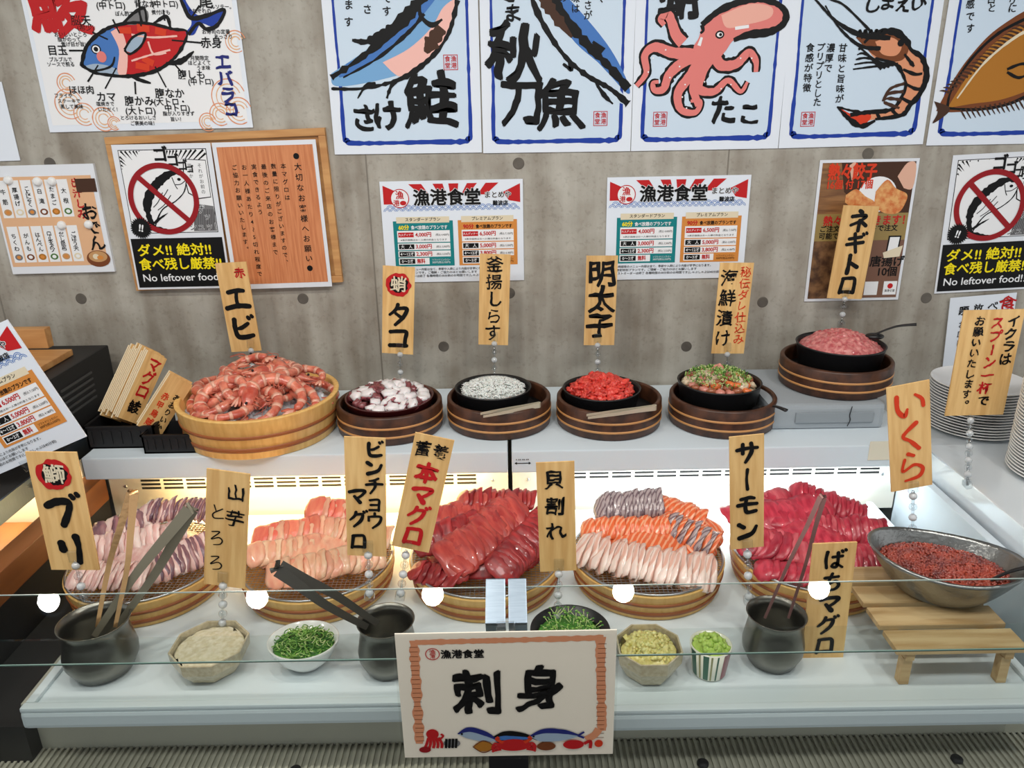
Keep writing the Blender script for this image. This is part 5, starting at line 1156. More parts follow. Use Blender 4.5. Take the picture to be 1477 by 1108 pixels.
tongs(P(275, 735, Y=1.34), P(136, 918, Y=1.245), P(160, 915, Y=1.27), pmat('tongs_grey', (128, 122, 104), rough=.4, metal=.4), 'darker steel tongs leaning right in the left metal pot', w=(.024, .012), bow=.012)
tongs(P(402, 820, Y=1.215), P(530, 905, Y=1.245), P(545, 900, Y=1.26), pmat('tongs_dark', (74, 72, 66), rough=.35, metal=.4), 'dark steel tongs lying left out of the second metal pot', w=(.024, .012), bow=.008)
tongs(P(1186, 718, Y=1.37), P(1103, 892, Y=1.255), P(1137, 892, Y=1.255), pmat('tongs_brown', (120, 88, 84), rough=.3, metal=.8), 'slim brown-tinted tongs standing in the right metal pot', w=(.010, .005), bow=.004)
TSIL = pmat('satin_silver', (206, 198, 176), rough=.35, metal=.35)
zt = ZS + .0815
tongs(P(777, 584, Z=zt), P(697, 601, Z=zt), P(693, 597, Z=zt), TSIL, 'small steel tongs resting on the ring in front of the whitebait', w=(.014, .006), bow=.004, side=Vector((0, 0, 1)))
tongs(P(944, 588, Z=zt), P(848, 603, Z=zt), P(846, 599, Z=zt), TSIL, 'small steel tongs resting on the ring in front of the red roe', w=(.014, .006), bow=.004, side=Vector((0, 0, 1)))

# ================================================================== shrimp tub
def wooden_tub(c, R, h, hoops, name, label, grp=None, taper=.90):
    t = empty(name, c)
    mb = MB(); mb.cap = False
    mb.lathe([(0, .0005), (R * taper, .0005), (R * taper + .002, .002), (R - .001, h - .003), (R, h), (R - .003, h + .001), (R - .013, h + .001), (R - .015, h - .003), (R * taper - .012, .014), (0, .012)], TUBW, 72)
    mb.build('body', parent=t)
    for zz, ww in hoops:
        r_ = R * taper + (R - R * taper) * (zz / h); mb = MB(); mb.cap = False
        mb.lathe([(r_ - .001, zz - ww), (r_ + .0022, zz - ww * .8), (r_ + .0028 + (R - R * taper) * ww / h, zz + ww * .8), (r_ + .001, zz + ww)], HOOP, 72); mb.build('hoop', parent=t)
    return tag(t, label, 'tub', grp)
ec = P(374, 664, Z=ZS); eR = .212; EC = Vector((ec.x * 1.08, ec.y + eR * .92, ZS))
EC.x = P(376, 590, Y=EC.y).x
wooden_tub(EC, eR, .108, [(.026, .007), (.062, .005)], 'shrimp_tub', 'large pale cedar tub full of shrimp on ice', taper=.91)
ICEM = pmat('crushed_ice', (214, 218, 222), rough=.12, spec=.8, trans=.15, sss=.2, bump=.6, bump_scale=90)
mb = MB(); mb.dome(.192, .192, .030, ICEM, nr=40, na=100, amp=.008, fr=75, flat=2.2)
for i in range(160):
    a = random.random() * 2 * pi; r = sqrt(random.random()) * .175; mb.ico((r * cos(a), r * sin(a), .030 * (1 - (r / .19) ** 2.2) + .004), random.uniform(.006, .012), ICEM, 1, nz=.6, seed=i, smooth=False)
heap('crushed_ice', EC + Vector((0, 0, .072)), mb, 'crushed ice under the shrimp in the large tub', 'ice', 'stuff')
SH = pmat('shrimp_shell', (230, 142, 114), rough=.28, coat=.7, sss=.2, noise_scale=55, col2=(188, 78, 60), detail=6, bump=.5, bump_scale=240, rnd=.10)
SHB = pmat('shrimp_band', (236, 168, 144), rough=.3, coat=.5, sss=.2)
SHD = pmat('shrimp_leg', (196, 100, 76), rough=.35, coat=.3)
def make_shrimp(k):
    rnd = random.Random(k); t = empty('shrimp'); R0 = .034; n = 26
    A0, A1 = radians(200), radians(-20 - 20 * (k % 2))
    path = [(R0 * cos(A0 + (A1 - A0) * i / n) * 1.25, R0 * sin(A0 + (A1 - A0) * i / n), 0) for i in range(n + 1)]
    rad = []
    for i in range(n + 1):
        f = i / n; b = .0132 * (1 - .52 * f) * (1.0 if i > 1 else .7)
        rad.append(b * (1.06 if (i % 4) in (1, 2) else .93))
    rad[-1] = .003
    mb = MB(); mb.tube(path, rad, SH, 10, flat=.85)
    for i in range(2, n - 2, 4): mb.tube([path[i], path[i + 1]], [rad[i] * 1.035, rad[i + 1] * 1.02], SHB, 10, flat=.86)
    mb.build('body', parent=t)
    p0 = Vector(path[0]); d = (Vector(path[0]) - Vector(path[1])).normalized(); up_ = Vector((-1, .2, 0)).normalized()
    mb = MB(); hp = [p0 - d * .006, p0 + d * .010, p0 + d * .024, p0 + d * .034 + Vector((-.003, 0, 0)), p0 + d * .052 + Vector((-.007, 0, 0))]
    mb.tube(catmull([tuple(q) for q in hp], 4), [.0085, .0125, .0135, .0135, .0132, .0125, .0118, .011, .0098, .0085, .007, .006, .0045, .003, .002, .0014, .0008], SH, 10, flat=.85)
    hb = mb.build('head', parent=t)
    mb = MB()
    for s_ in (-1, 1): mb.ico(p0 + d * .030 + Vector((0, 0, s_ * .0085)), .0024, BLACKP, 2)
    mb.build('eye', parent=hb)
    mb = MB()
    for s_ in range(2):
        e = [p0 + d * .032, p0 + d * .046 + Vector((rnd.uniform(-.01, .01), 0, rnd.uniform(0, .008))), p0 + d * .056 + Vector((rnd.uniform(-.03, .03), -.01, rnd.uniform(-.005, .005)))]
        mb.tube(catmull([tuple(q) for q in e], 4), .0006, SHD, 4)
    mb.build('antenna', parent=hb)
    mb = MB()
    for i in range(7):
        b = Vector(path[1 + i * 2]) if i > 2 else p0 + d * (.004 + .007 * i); inn = (Vector((0, 0, 0)) - Vector(path[1 + i * 2])).normalized() if i > 2 else Vector((.9, -.3, 0))
        for s_ in (-1, 1): mb.tube([b + inn * .006, b + inn * .018 + Vector((0, 0, s_ * .005)), b + inn * (.024 if i < 4 else .019) + Vector((rnd.uniform(-.006, .006), 0, s_ * .006))], [.0016, .0012, .0006], SHD, 5)
    mb.build('legs', parent=t)
    e = Vector(path[-1]); dd = (Vector(path[-1]) - Vector(path[-2])).normalized(); mb = MB()
    for a_ in (-.6, -.2, .2, .6):
        q = Matrix.Rotation(a_, 3, 'Z') @ dd; mb.tube([e, e + q * .010, e + q * .022], [.0015, .0045, .002], SHB if abs(a_) < .3 else SHD, 6, flat=.3)
    mb.build('tail_fan', parent=t)
    return t
protos = [make_shrimp(k) for k in range(3)]
SHL = 'pink shrimp in the large cedar tub, '
sp = [(-.12, .03, 0, 100, 1), (-.08, -.09, 0, 235, 0), (-.03, -.125, 0, 250, 2), (.04, -.12, 0, 285, 1), (.12, -.08, 0, 320, 0), (.15, .0, 0, 20, 1), (.10, .09, 0, 60, 2), (.0, .12, 0, 95, 0), (-.09, .10, 0, 130, 2),
      (-.07, -.02, 1, 200, 0), (-.01, -.06, 1, 150, 1), (.06, -.03, 1, 300, 2), (.03, .05, 1, 40, 0), (-.05, .06, 1, 160, 1), (.11, .03, 1, 10, 0), (.0, 0, 2, 190, 1), (-.04, .03, 2, 60, 2), (.05, .02, 2, 240, 0), (-.12, -.03, 0, 170, 2), (.08, -.10, 1, 340, 0), (-.06, -.10, 1, 20, 1), (.02, .09, 2, 290, 2)]
for i, (x, y, l, a, k) in enumerate(sp):
    r = math.hypot(x, y); z = .108 - .002 + .020 * l + .018 * (1 - (r / .19) ** 2)
    tx = random.uniform(-.35, .35) + y * 2.2; ty = random.uniform(-.35, .35) - x * 2.2 * -1
    M = Matrix.Translation(EC + Vector((x, y, z))) @ Matrix.Rotation(-tx, 4, 'X') @ Matrix.Rotation(ty, 4, 'Y') @ Matrix.Rotation(radians(a), 4, 'Z') @ Matrix.Scale(random.uniform(1.35, 1.6), 4)
    wh = SHL + ('on top of the pile' if l == 2 else 'resting on the lower ones in mid pile' if l == 1 else 'along the front rim' if y < -.05 else 'along the back rim by the wall' if y > .05 else 'at the left rim' if x < 0 else 'at the right rim')
    if i < 3: o = protos[i]; o.matrix_world = M; tag(o, wh, 'shrimp', 'shrimp piled in the tub')
    else: o = copy_thing(protos[k], M, wh)
    o['group'] = 'shrimp piled in the tub' + wh[len(SHL) - 2:]

# ================================================================== black crates holding spare tags
def crate(cx, cy, w, d, h, label):
    mb = MB(); th = .004
    mb.box((0, 0, th / 2 + .0005), (w, d, th), BLACKP)
    for s_ in (-1, 1):
        mb.box((s_ * (w / 2 - th / 2), 0, h / 2 + .0005), (th, d, h), BLACKP); mb.box((0, s_ * (d / 2 - th / 2), h / 2 + .0005), (w, th, h), BLACKP)
        for k in range(7): mb.box((-w / 2 + (k + .5) * w / 7, s_ * (d / 2 + .001), h * .5), (.006, .002, h * .55), BLACKP)
        mb.box((0, s_ * (d / 2), h - .002), (w + .006, .006, .005), BLACKP); mb.box((s_ * (w / 2), 0, h - .002), (.006, d + .006, .005), BLACKP)
    o = mb.build('plastic_crate', loc=(cx, cy, ZS)); return tag(o, label, 'crate', 'black crates of spare tags')
q1 = P(126, 650, Z=ZS); q2 = P(196, 655, Z=ZS)
crate(q1.x + .088, q1.y + .075, .176, .13, .062, 'black plastic crate at the shelf end holding a thick sheaf of tags')
crate(q2.x + .090, q2.y + .045, .135, .09, .052, 'small black plastic crate in front holding two leaning tags')
EDGEW = pmat('tag_edge', (232, 214, 180), rough=.6)
def spare_tag(base, d, w, L, Wd, col_text, label, group=None, th=.0042):
    d = d.normalized(); w = (w - d * w.dot(d)).normalized(); nn = w.cross(d)
    M = Matrix((w, d, nn)).transposed().to_4x4(); M.translation = base
    t = empty('spare_tag', M=M)
    mb = MB(); mb.box((Wd / 2, L / 2, -th / 2), (Wd, L, th), TAGW); mb.box((-.0004, L / 2, -th / 2), (.0012, L, th + .0002), EDGEW); mb.build('board', parent=t)
    if col_text:
        s = Sign.__new__(Sign); s.pr = MB(); s.w = Wd; s.h = L; s.root = t; s.Mi = None
        for (txt, a, b0, b1, z, c_) in col_text:
            s.col_(txt, (a - .5) * Wd, (.5 - b0) * L, (.5 - b1) * L, Wd * z, c_, 2, .035, .08)
        for i, v in enumerate(s.pr.v): s.pr.v[i] = v + Vector((Wd / 2, L / 2, 0))
        s.pr.build('lettering', parent=t)
    return tag(t, label, 'price tag', group)
nn_ = Vector((.85, -.53, 0)); hh_ = Vector((.53, .85, 0)); tl = radians(38)
d_ = hh_ * sin(tl) + Vector((0, 0, cos(tl))); w_ = hh_ * cos(tl) - Vector((0, 0, sin(tl)))
b0 = P(170, 602, Y=q1.y + .035)
spare_tag(b0, d_, w_, .190, .062, [('\u30de\u30b0\u30ed', .55, .06, .66, .66, 'red'), ('\u9bea', .5, .70, .90, .60, 'black')], 'front spare wooden tag with large red characters, leaning in the black crate')
prev = None; off = [0, .004, -.006, .008, .010, -.004, .012, .002, -.008, .006, .0]
for i in range(1, 12):
    b = b0 - nn_ * (.0072 * i + (.004 if i > 3 else 0)) + d_ * off[i - 1]
    if prev is None: prev = spare_tag(b, d_, w_, .192, .062, None, 'spare wooden tag seen edge-on in the sheaf in the black crate', 'spare tags in the crate')
    else: M = prev.matrix_basis.copy(); M.translation = b; copy_thing(prev, M)
b1_ = P(198, 614, Y=q2.y + .03); tl = radians(42); nn2 = Vector((.70, -.71, 0)); hh_ = Vector((.71, .70, 0))
d2 = hh_ * sin(tl) + Vector((0, 0, cos(tl))); w2_ = hh_ * cos(tl) - Vector((0, 0, sin(tl)))
spare_tag(b1_, d2, w2_, .155, .070, [('\u8d64\u7532\u70cf\u8cca', .30, .30, .95, .30, 'vermilion'), ('\u3042\u304a\u308a\u3044\u304b', .72, .25, .95, .28, 'black')], 'spare wooden tag with thin red and black writing in the small front crate')
spare_tag(b1_ - nn2 * .009 + d2 * .006, d2, w2_, .155, .070, None, 'blank spare wooden tag behind the written one in the small front crate')

# ================================================================== sashimi tubs
RZ = ZD + .067
def fish_mat(name, c1_, c2_, st=(14, 3, 14), rnd=.12, edge=None, sc=5):
    return pmat(name, c1_, rough=.32, coat=.35, sss=.18, noise_scale=sc, col2=c2_, stretch=st, rnd=rnd, detail=4, bump=.25, bump_scale=70)
YT = fish_mat('yellowtail_flesh', (238, 214, 204), (214, 166, 158)); YD = fish_mat('yellowtail_dark', (160, 112, 112), (104, 74, 88))
BA = fish_mat('albacore_flesh', (240, 188, 152), (230, 154, 126)); BA2 = fish_mat('albacore_pale', (240, 206, 170), (230, 170, 134)); BA3 = fish_mat('albacore_pink', (238, 140, 110), (226, 108, 88))
TR = fish_mat('tuna_deep', (176, 52, 52), (128, 28, 34)); TR2 = fish_mat('tuna_mid', (200, 84, 72), (164, 50, 50))
PT = fish_mat('tuna_pink', (208, 66, 84), (166, 34, 56)); PT2 = fish_mat('tuna_rose', (226, 108, 116), (190, 56, 74))
SO = pmat('salmon_flesh', (240, 112, 52), rough=.32, coat=.35, sss=.2); 
def stripes(mt, ca, cb, scale=60, dist=3, rot=(0, 0, .5)):
    nt = mt.node_tree; b = nt.nodes['Principled BSDF']; tc = nt.nodes.new('ShaderNodeTexCoord'); mp = nt.nodes.new('ShaderNodeMapping'); mp.inputs['Rotation'].default_value = rot
    w = nt.nodes.new('ShaderNodeTexWave'); w.inputs['Scale'].default_value = scale; w.inputs['Distortion'].default_value = dist; w.inputs['Detail'].default_value = 1.5
    rp = nt.nodes.new('ShaderNodeValToRGB'); rp.color_ramp.elements[0].color = srgb(*ca); rp.color_ramp.elements[1].color = srgb(*cb); rp.color_ramp.elements[0].position = .55; rp.color_ramp.elements[1].position = .85
    nt.links.new(tc.outputs['Object'], mp.inputs[0]); nt.links.new(mp.outputs[0], w.inputs[0]); nt.links.new(w.outputs[0], rp.inputs[0]); nt.links.new(rp.outputs[0], b.inputs['Base Color'])
stripes(SO, (232, 108, 58), (244, 170, 130), 26, 2)
SW_ = pmat('salmon_belly', (236, 206, 192), rough=.3, coat=.5, sss=.2); stripes(SW_, (240, 218, 206), (226, 180, 162), 16, 5, (0, 0, .2))
SG = pmat('salmon_skin_side', (150, 140, 144), rough=.25, coat=.6, sss=.05); stripes(SG, (176, 160, 160), (120, 100, 106), 30, 3)
def slice_mb(L, Wd, T, mat, mat2=None, seed=0, bend=.006):
    """one cut slice: rounded slab, longer along y, softly bent"""
    rnd = random.Random(seed); mb = MB(); nl, nw = 10, 6; top = []; bot = []; sk = rnd.uniform(-.25, .25)
    for i in range(nl + 1):
        f = i / nl * 2 - 1
        hw_ = Wd / 2 * (1 - abs(f) ** 3.2 * (.30 if f > 0 else .62)) * (1 + .06 * rnd.uniform(-1, 1)); y = f * L / 2 + .002 * rnd.uniform(-1, 1)
        for j in range(nw + 1):
            g = j / nw * 2 - 1; x = g * hw_ + .004 * f * f * (1 if seed % 2 else -1); y2 = y + sk * x * (1 if f > 0 else .4) + .0022 * noise.noise(Vector((x * 130, f * 3, seed)))
            t_ = T / 2 * (1 - abs(g) ** 5 * .6) * (1 - abs(f) ** 6 * .5); z = -bend * f * f - .35 * bend * g * g + .0028 * noise.noise(Vector((x * 60, y * 60, seed)))
            top.append((x, y2, z + t_)); bot.append((x, y2, z - t_))
    n = nw + 1; vs = top + bot; N = len(top); fs = []; f2 = []
    for i in range(nl):
        for j in range(nw):
            a = i * n + j; q = (a, a + 1, a + n + 1, a + n)
            (f2 if (mat2 and j >= nw - 1) else fs).append(q); fs.append((N + a, N + a + n, N + a + n + 1, N + a + 1))
    for i in range(nl):
        a = i * n; fs.append((a, a + n, N + a + n, N + a)); a = i * n + nw; (f2 if mat2 else fs).append((a, N + a, N + a + n, a + n))
    for j in range(nw):
        fs.append((j, N + j, N + j + 1, j + 1)); a = nl * n + j; fs.append((a, a + 1, N + a + 1, N + a))
    mb.add(vs, fs, mat, True)
    if f2: 
        k = mb.mi(mat2); base = 0
        for f in f2: mb.f.append(list(f)); mb.m.append(k); mb.sm.append(True)
    return mb
def row(tc_, a, b, z0, z1, n, mats, L, Wd, label, group, yaw=0, pitch=-25, tilt=35, arc=0.0, T=.0058, mat2=None, seed=0, scale1=1.0):
    """n slices shingled from a to b (tub coordinates x, y)"""
    k_ = 1.14; a = (a[0] * k_, a[1] * 1.20 - .010); b = (b[0] * k_, b[1] * 1.20 - .010); n = int(n * 1.12) + 1; L *= 1.14; Wd *= 1.18; tilt *= .74; z0 += .003; z1 += .003
    rnd = random.Random(seed + 11); A = Vector((a[0], a[1], 0)); B = Vector((b[0], b[1], 0)); rd = (B - A).normalized(); first_ = {}
    for i in range(n):
        f = i / max(1, n - 1); bump = 4 * f * (1 - f)
        c = A + (B - A) * f + Vector((0, 0, z0 + (z1 - z0) * f)) + Vector((-rd.y, rd.x, 0)) * arc * bump
        yw = yaw + rnd.uniform(-8, 8) + (f - .5) * -60 * arc / .03 * .5
        R0 = Matrix.Rotation(atan2(rd.y, rd.x), 4, 'Z') @ Matrix.Rotation(radians(yw), 4, 'Z') @ Matrix.Rotation(radians(-pitch + rnd.uniform(-6, 6)), 4, 'X') @ Matrix.Rotation(radians(-tilt + rnd.uniform(-9, 9)), 4, 'Y')
        M = Matrix.Translation(tc_ + c + Vector((0, 0, .002 * rnd.uniform(-1, 1)))) @ R0 @ Matrix.Scale((1 + (scale1 - 1) * f) * rnd.uniform(.95, 1.05), 4)
        k = (i * 7 + seed) % (3 * len(mats)) 
        if k not in first_:
            o = slice_mb(L, Wd, T, mats[k % len(mats)], mat2, seed=k + seed).build('sashimi_slice', M=M); tag(o, label, 'sashimi', group); first_[k] = o
        else: copy_thing(first_[k], M)
TUBS = []
TY = 1.545
for k, (u, v, lab) in enumerate(((212, 800, 'pale cedar tub with wire rack holding the yellowtail slices'), (458, 798, 'pale cedar tub with wire rack holding the pale pink tuna slices'), (700, 796, 'pale cedar tub with wire rack holding the deep red tuna slices'), (933, 795, 'pale cedar tub with wire rack holding the orange salmon slices'), (1166, 790, 'pale cedar tub with wire rack holding the bright pink tuna slices'))):
    x = P(u, v, Y=TY).x; tc_ = Vector((x, TY, ZD)); TUBS.append(Vector((x, TY, RZ)))
    wooden_tub(Vector((x, TY, ZD + .0005)), .176, .064, [(.016, .006), (.040, .004)], 'sashimi_tub', lab, 'cedar tubs of sashimi', taper=.93)
    rk = empty('wire_rack', (x, TY, RZ))
    mb = MB(); mb.tube([(.171 * cos(2 * pi * i / 48), .171 * sin(2 * pi * i / 48), .002) for i in range(49)], .0026, STEEL, 8); mb.build('rim', parent=rk)
    mb = MB(); st = .0095; i = -17
    while i <= 17:
        o_ = i * st; l = sqrt(max(0, .170 ** 2 - o_ ** 2)); mb.box((o_, 0, .0012), (.0012, 2 * l, .0012), STEEL); mb.box((0, o_, .0024), (2 * l, .0012, .0012), STEEL); i += 1
    mb.build('mesh', parent=rk)
    tag(rk, lab.replace('pale cedar tub with wire rack holding', 'round wire rack on the cedar tub under'), 'rack', 'wire racks on the tubs')
def bed(tc_, rx, ry, h, mat, label, off=(0, 0)):
    mb = MB(); mb.dome(rx, ry, h, mat, amp=.004, fr=45, flat=2.2); heap('sashimi_bed', tc_ + Vector((off[0], off[1], .002)), mb, label, 'sashimi', 'stuff')
# yellowtail
t = TUBS[0]; g = 'yellowtail slices'; lb = 'pale pink yellowtail slice in the leftmost tub'
bed(t, .128, .115, .045, YT, 'lower layer of yellowtail under the slices in the leftmost tub', (0, .02))
row(t, (-.03, .085), (.10, .085), .078, .078, 12, [YT], .055, .036, 'dark-edged yellowtail slice at the back of the leftmost tub', 'dark yellowtail slices', tilt=55, pitch=-30, mat2=YD, seed=1)
row(t, (-.11, .04), (-.02, .075), .045, .065, 8, [YD, YT], .06, .036, 'dark-edged yellowtail slice at the back of the leftmost tub', 'dark yellowtail slices', tilt=45, pitch=-35, seed=2)
row(t, (-.10, -.015), (.06, .035), .042, .050, 12, [YT], .062, .036, lb + ', in its middle row', g + ' in its middle row', tilt=45, pitch=-35, seed=3)
row(t, (-.11, -.065), (.03, -.075), .018, .022, 12, [YT], .060, .034, lb + ', in its front row', g + ' in its front row', tilt=48, pitch=-25, seed=4)
row(t, (.04, -.055), (.14, .02), .022, .030, 11, [YT], .068, .036, lb + ', fanned at its right side', g + ' fanned at its right side', tilt=50, pitch=-30, seed=5, mat2=YD)
# albacore
t = TUBS[1]; g = 'pale tuna slices'; lb = 'pale pink tuna slice in the second tub'
bed(t, .135, .12, .045, BA, 'lower layer of pale tuna under the slices in the second tub', (0, .02))
row(t, (-.02, .09), (.09, .085), .070, .062, 10, [BA3, BA], .060, .045, 'bright orange-pink tuna slice at the back of the second tub', 'orange-pink tuna slices', tilt=28, pitch=-30, seed=6)
row(t, (-.125, .035), (-.01, .045), .035, .050, 10, [BA, BA3], .062, .042, lb + ', at its left, mid height', g + ' at its left, mid height', tilt=30, pitch=-30, seed=7)
row(t, (.01, .04), (.13, .03), .050, .035, 10, [BA, BA2], .060, .042, lb + ', at its right, mid height', g + ' at its right, mid height', tilt=30, pitch=-30, seed=8)
row(t, (-.115, -.02), (-.01, .0), .030, .035, 9, [BA2, BA], .058, .040, lb + ', at its left, low on the rack', g + ' at its left, low on the rack', tilt=30, pitch=-25, seed=9)
row(t, (-.06, -.075), (.12, -.02), .018, .026, 16, [BA, BA2], .064, .042, lb + ', in its long front row', g + ' in its long front row', tilt=32, pitch=-28, seed=10)
# deep tuna
t = TUBS[2]; g = 'deep red tuna slices'; lb = 'deep red tuna slice in the middle tub'
bed(t, .14, .12, .060, TR, 'lower layer of deep red tuna under the slices in the middle tub', (0, .015))
row(t, (-.05, .10), (.09, .095), .082, .082, 14, [TR, TR2], .055, .036, lb + ', in its back row', g + ' in its back row', tilt=50, pitch=-20, seed=11)
row(t, (-.10, .06), (.0, .075), .060, .075, 9, [TR2], .065, .045, lb + ', upper left of the pile', g + ' upper left of the pile', tilt=25, pitch=-25, seed=12)
row(t, (-.125, .0), (-.03, .03), .040, .058, 9, [TR], .065, .045, lb + ', at the left side of the pile', g + ' at the left side of the pile', tilt=28, pitch=-30, seed=13)
row(t, (-.06, -.06), (.06, .06), .040, .078, 16, [TR2], .095, .050, 'broad coral-red tuna slice fanned diagonally in the middle tub', 'broad coral-red tuna slices', yaw=-10, tilt=22, pitch=-22, seed=14)
row(t, (-.135, -.06), (-.06, -.09), .014, .014, 6, [TR], .050, .036, lb + ', at the front left rim', g + ' at the front left rim', tilt=30, pitch=-20, seed=15)
row(t, (.035, -.085), (.13, .05), .030, .060, 16, [TR], .070, .042, lb + ', stacked at its front right', g + ' stacked at its front right', yaw=0, tilt=48, pitch=-30, seed=16)
# salmon
t = TUBS[3]; bed(t, .14, .12, .048, SO, 'lower layer of salmon under the slices in the fourth tub', (0, .02))
row(t, (-.09, .085), (.03, .090), .066, .072, 14, [SG], .062, .034, 'silvery-edged salmon slice in the back row of the fourth tub', 'silvery salmon slices', tilt=60, pitch=-35, seed=17)
row(t, (.04, .09), (.11, .06), .066, .046, 7, [SO], .055, .038, 'bright orange salmon slice in the fourth tub, at its back right', 'orange salmon slices at its back right', tilt=30, pitch=-30, seed=18)
row(t, (-.12, .03), (.03, .025), .044, .048, 14, [SO], .050, .036, 'bright orange salmon slice in the fourth tub, in the middle row', 'orange salmon slices in the middle row', tilt=40, pitch=-35, seed=19)
row(t, (.03, .045), (.12, -.02), .050, .035, 11, [SO, SG], .065, .036, 'bright orange salmon slice in the fourth tub, running down its right side', 'orange salmon slices running down its right side', tilt=45, pitch=-35, seed=20)
row(t, (-.14, -.015), (.10, -.085), .030, .016, 20, [SW_], .078, .036, 'whitish salmon belly slice in the front row of the fourth tub', 'whitish salmon slices', tilt=48, pitch=-28, arc=-.012, seed=21)
row(t, (.10, -.02), (.14, .05), .022, .03, 6, [SO], .06, .036, 'bright orange salmon slice in the fourth tub, at its right rim', 'orange salmon slices at its right rim', tilt=35, pitch=-20, seed=22)
DK = pmat('shredded_daikon', (236, 238, 236), rough=.3, sss=.2); mb = MB()
for i in range(260):
    a = random.random() * 2 * pi; r = random.random() * .035; z = random.uniform(0, .035) * (1 - r / .05); b = random.random() * 6
    mb.tube([(r * cos(a), r * sin(a), z), (r * cos(a) + .012 * cos(b), r * sin(a) + .012 * sin(b), z + .006), (r * cos(a) + .024 * cos(b + .5), r * sin(a) + .024 * sin(b + .5), z)], .0007, DK, 4)
heap('shredded_radish', t + Vector((.095, .105, .014)), mb, 'white shredded radish behind the salmon slices', 'shredded radish', 'stuff')
# bright pink tuna
t = TUBS[4]; g = 'bright pink tuna slices'; lb = 'bright pink tuna slice in the rightmost tub'
bed(t, .14, .12, .060, PT, 'lower layer of bright pink tuna under the slices in the rightmost tub', (0, .02))
row(t, (-.13, .07), (-.03, .10), .045, .072, 9, [PT2, PT], .060, .045, lb + ', at its back left', g + ' at its back left', tilt=25, pitch=-20, seed=23)
row(t, (.0, .105), (.12, .06), .082, .050, 14, [PT], .060, .036, lb + ', in its standing back row', g + ' in its standing back row', tilt=55, pitch=-30, seed=24)
row(t, (-.07, .05), (.03, .06), .062, .074, 8, [PT], .075, .055, lb + ', broad, at the top of the pile', g + ' broad, at the top of the pile', tilt=18, pitch=-18, seed=25)
row(t, (-.13, .0), (-.03, -.03), .032, .034, 9, [PT, PT2], .075, .045, lb + ', at its left side', g + ' at its left side', tilt=22, pitch=-20, seed=26)
row(t, (.0, .02), (.14, .01), .048, .040, 14, [PT, PT2], .060, .036, lb + ', in its middle row', g + ' in its middle row', tilt=50, pitch=-35, seed=27)
row(t, (-.04, -.05), (.13, -.06), .026, .018, 16, [PT2, PT], .070, .036, lb + ', in its front row', g + ' in its front row', tilt=45, pitch=-30, seed=28)
row(t, (-.12, -.07), (-.05, -.09), .012, .012, 5, [PT], .05, .036, lb + ', at its front left rim', g + ' at its front left rim', tilt=25, pitch=-15, seed=29)

# ================================================================== vessels on the trays
def vessel(name, c, prof, mat, label, cat, n=0, sx=1, sy=1, rz=0, grp=None, seg=48):
    mb = MB(); mb.cap = False; mb.lathe(prof, mat, seg, sx=sx, sy=sy, n=n)
    return tag(mb.build(name, M=Matrix.Translation(c) @ Matrix.Rotation(rz, 4, 'Z')), label, cat, grp)
ZT = ZD + .0008
def potprof(R, h): return [(0, 0), (R * .62, 0), (R * .80, .006), (R * 1.0, h * .28), (R * 1.02, h * .42), (R * .92, h * .72), (R * .88, h * .85), (R * .96, h * .98), (R * .99, h), (R * .95, h), (R * .86, h * .86), (R * .90, h * .70), (R * .97, h * .4), (R * .72, .008), (0, .006)]
def at(u, v): 
    p = P(u, v, Z=ZT); return p
a = at(152, 966); vessel('tongs_pot', a, potprof(.064, .118), STEELD, 'rounded dark metal pot at the far left holding two tongs', 'pot', sx=1.06, rz=.2)
b_ = at(562, 962); vessel('tongs_pot', b_, potprof(.057, .112), STEELD, 'rounded dark metal pot beside the big card holding dark tongs', 'pot')
c_ = at(1112, 952); vessel('tongs_pot', c_, potprof(.058, .112), STEELD, 'rounded dark metal pot at the right holding slim brown tongs', 'pot')
CER = pmat('beige_ceramic', (196, 184, 156), rough=.35, noise_scale=120, col2=(176, 162, 132), coat=.3); WCER = pmat('white_ceramic', (232, 232, 228), rough=.25, coat=.5)
def octa(R, h): return [(0, 0), (R * .62, 0), (R * .70, .004), (R * .98, h * .60), (R, h), (R * .95, h), (R * .92, h * .62), (R * .60, .010), (0, .008)]
a = at(308, 962); vessel('octagonal_bowl', a, octa(.076, .058), CER, 'beige octagonal bowl filled with grated yam', 'bowl', n=8)
YM = pmat('grated_yam', (226, 216, 190), rough=.25, coat=.5, noise_scale=120, col2=(206, 194, 160), bump=.5, bump_scale=160)
mb = MB(); mb.dome(.066, .066, .006, YM, amp=.0018, fr=90); heap('grated_yam', a + Vector((0, 0, .047)), mb, 'cream grated yam in the beige octagonal bowl', 'grated yam')
a = at(442, 958); vessel('oval_bowl', a, [(0, 0), (.030, 0), (.033, .004), (.052, .022), (.068, .052), (.0705, .060), (.067, .060), (.050, .026), (.028, .010), (0, .008)], WCER, 'white oval bowl full of sliced green onion', 'bowl', sx=1.0, sy=.86)
mb = MB(); mb.dome(.060, .051, .012, GR[0], amp=.004, fr=90)
for i in range(330):
    x = random.uniform(-1, 1); y = random.uniform(-1, 1)
    if x * x + y * y > .95: continue
    z = .014 * (1 - x * x - y * y) + random.uniform(.002, .008); M = Matrix.Translation((x * .057, y * .048, z)) @ Matrix.Rotation(random.uniform(-.8, .8), 4, 'X') @ Matrix.Rotation(random.uniform(-.8, .8), 4, 'Y') @ Matrix.Rotation(random.random() * 6, 4, 'Z')
    r = random.uniform(.004, .009); m_ = random.random() * 3 + 2
    mb.tube([(r * cos(q * m_ / 6), r * sin(q * m_ / 6) * .8, 0) for q in range(7)], .0011, random.choice([GR[0], GR[1], GR[1], GR[2]]), 4, M=M)
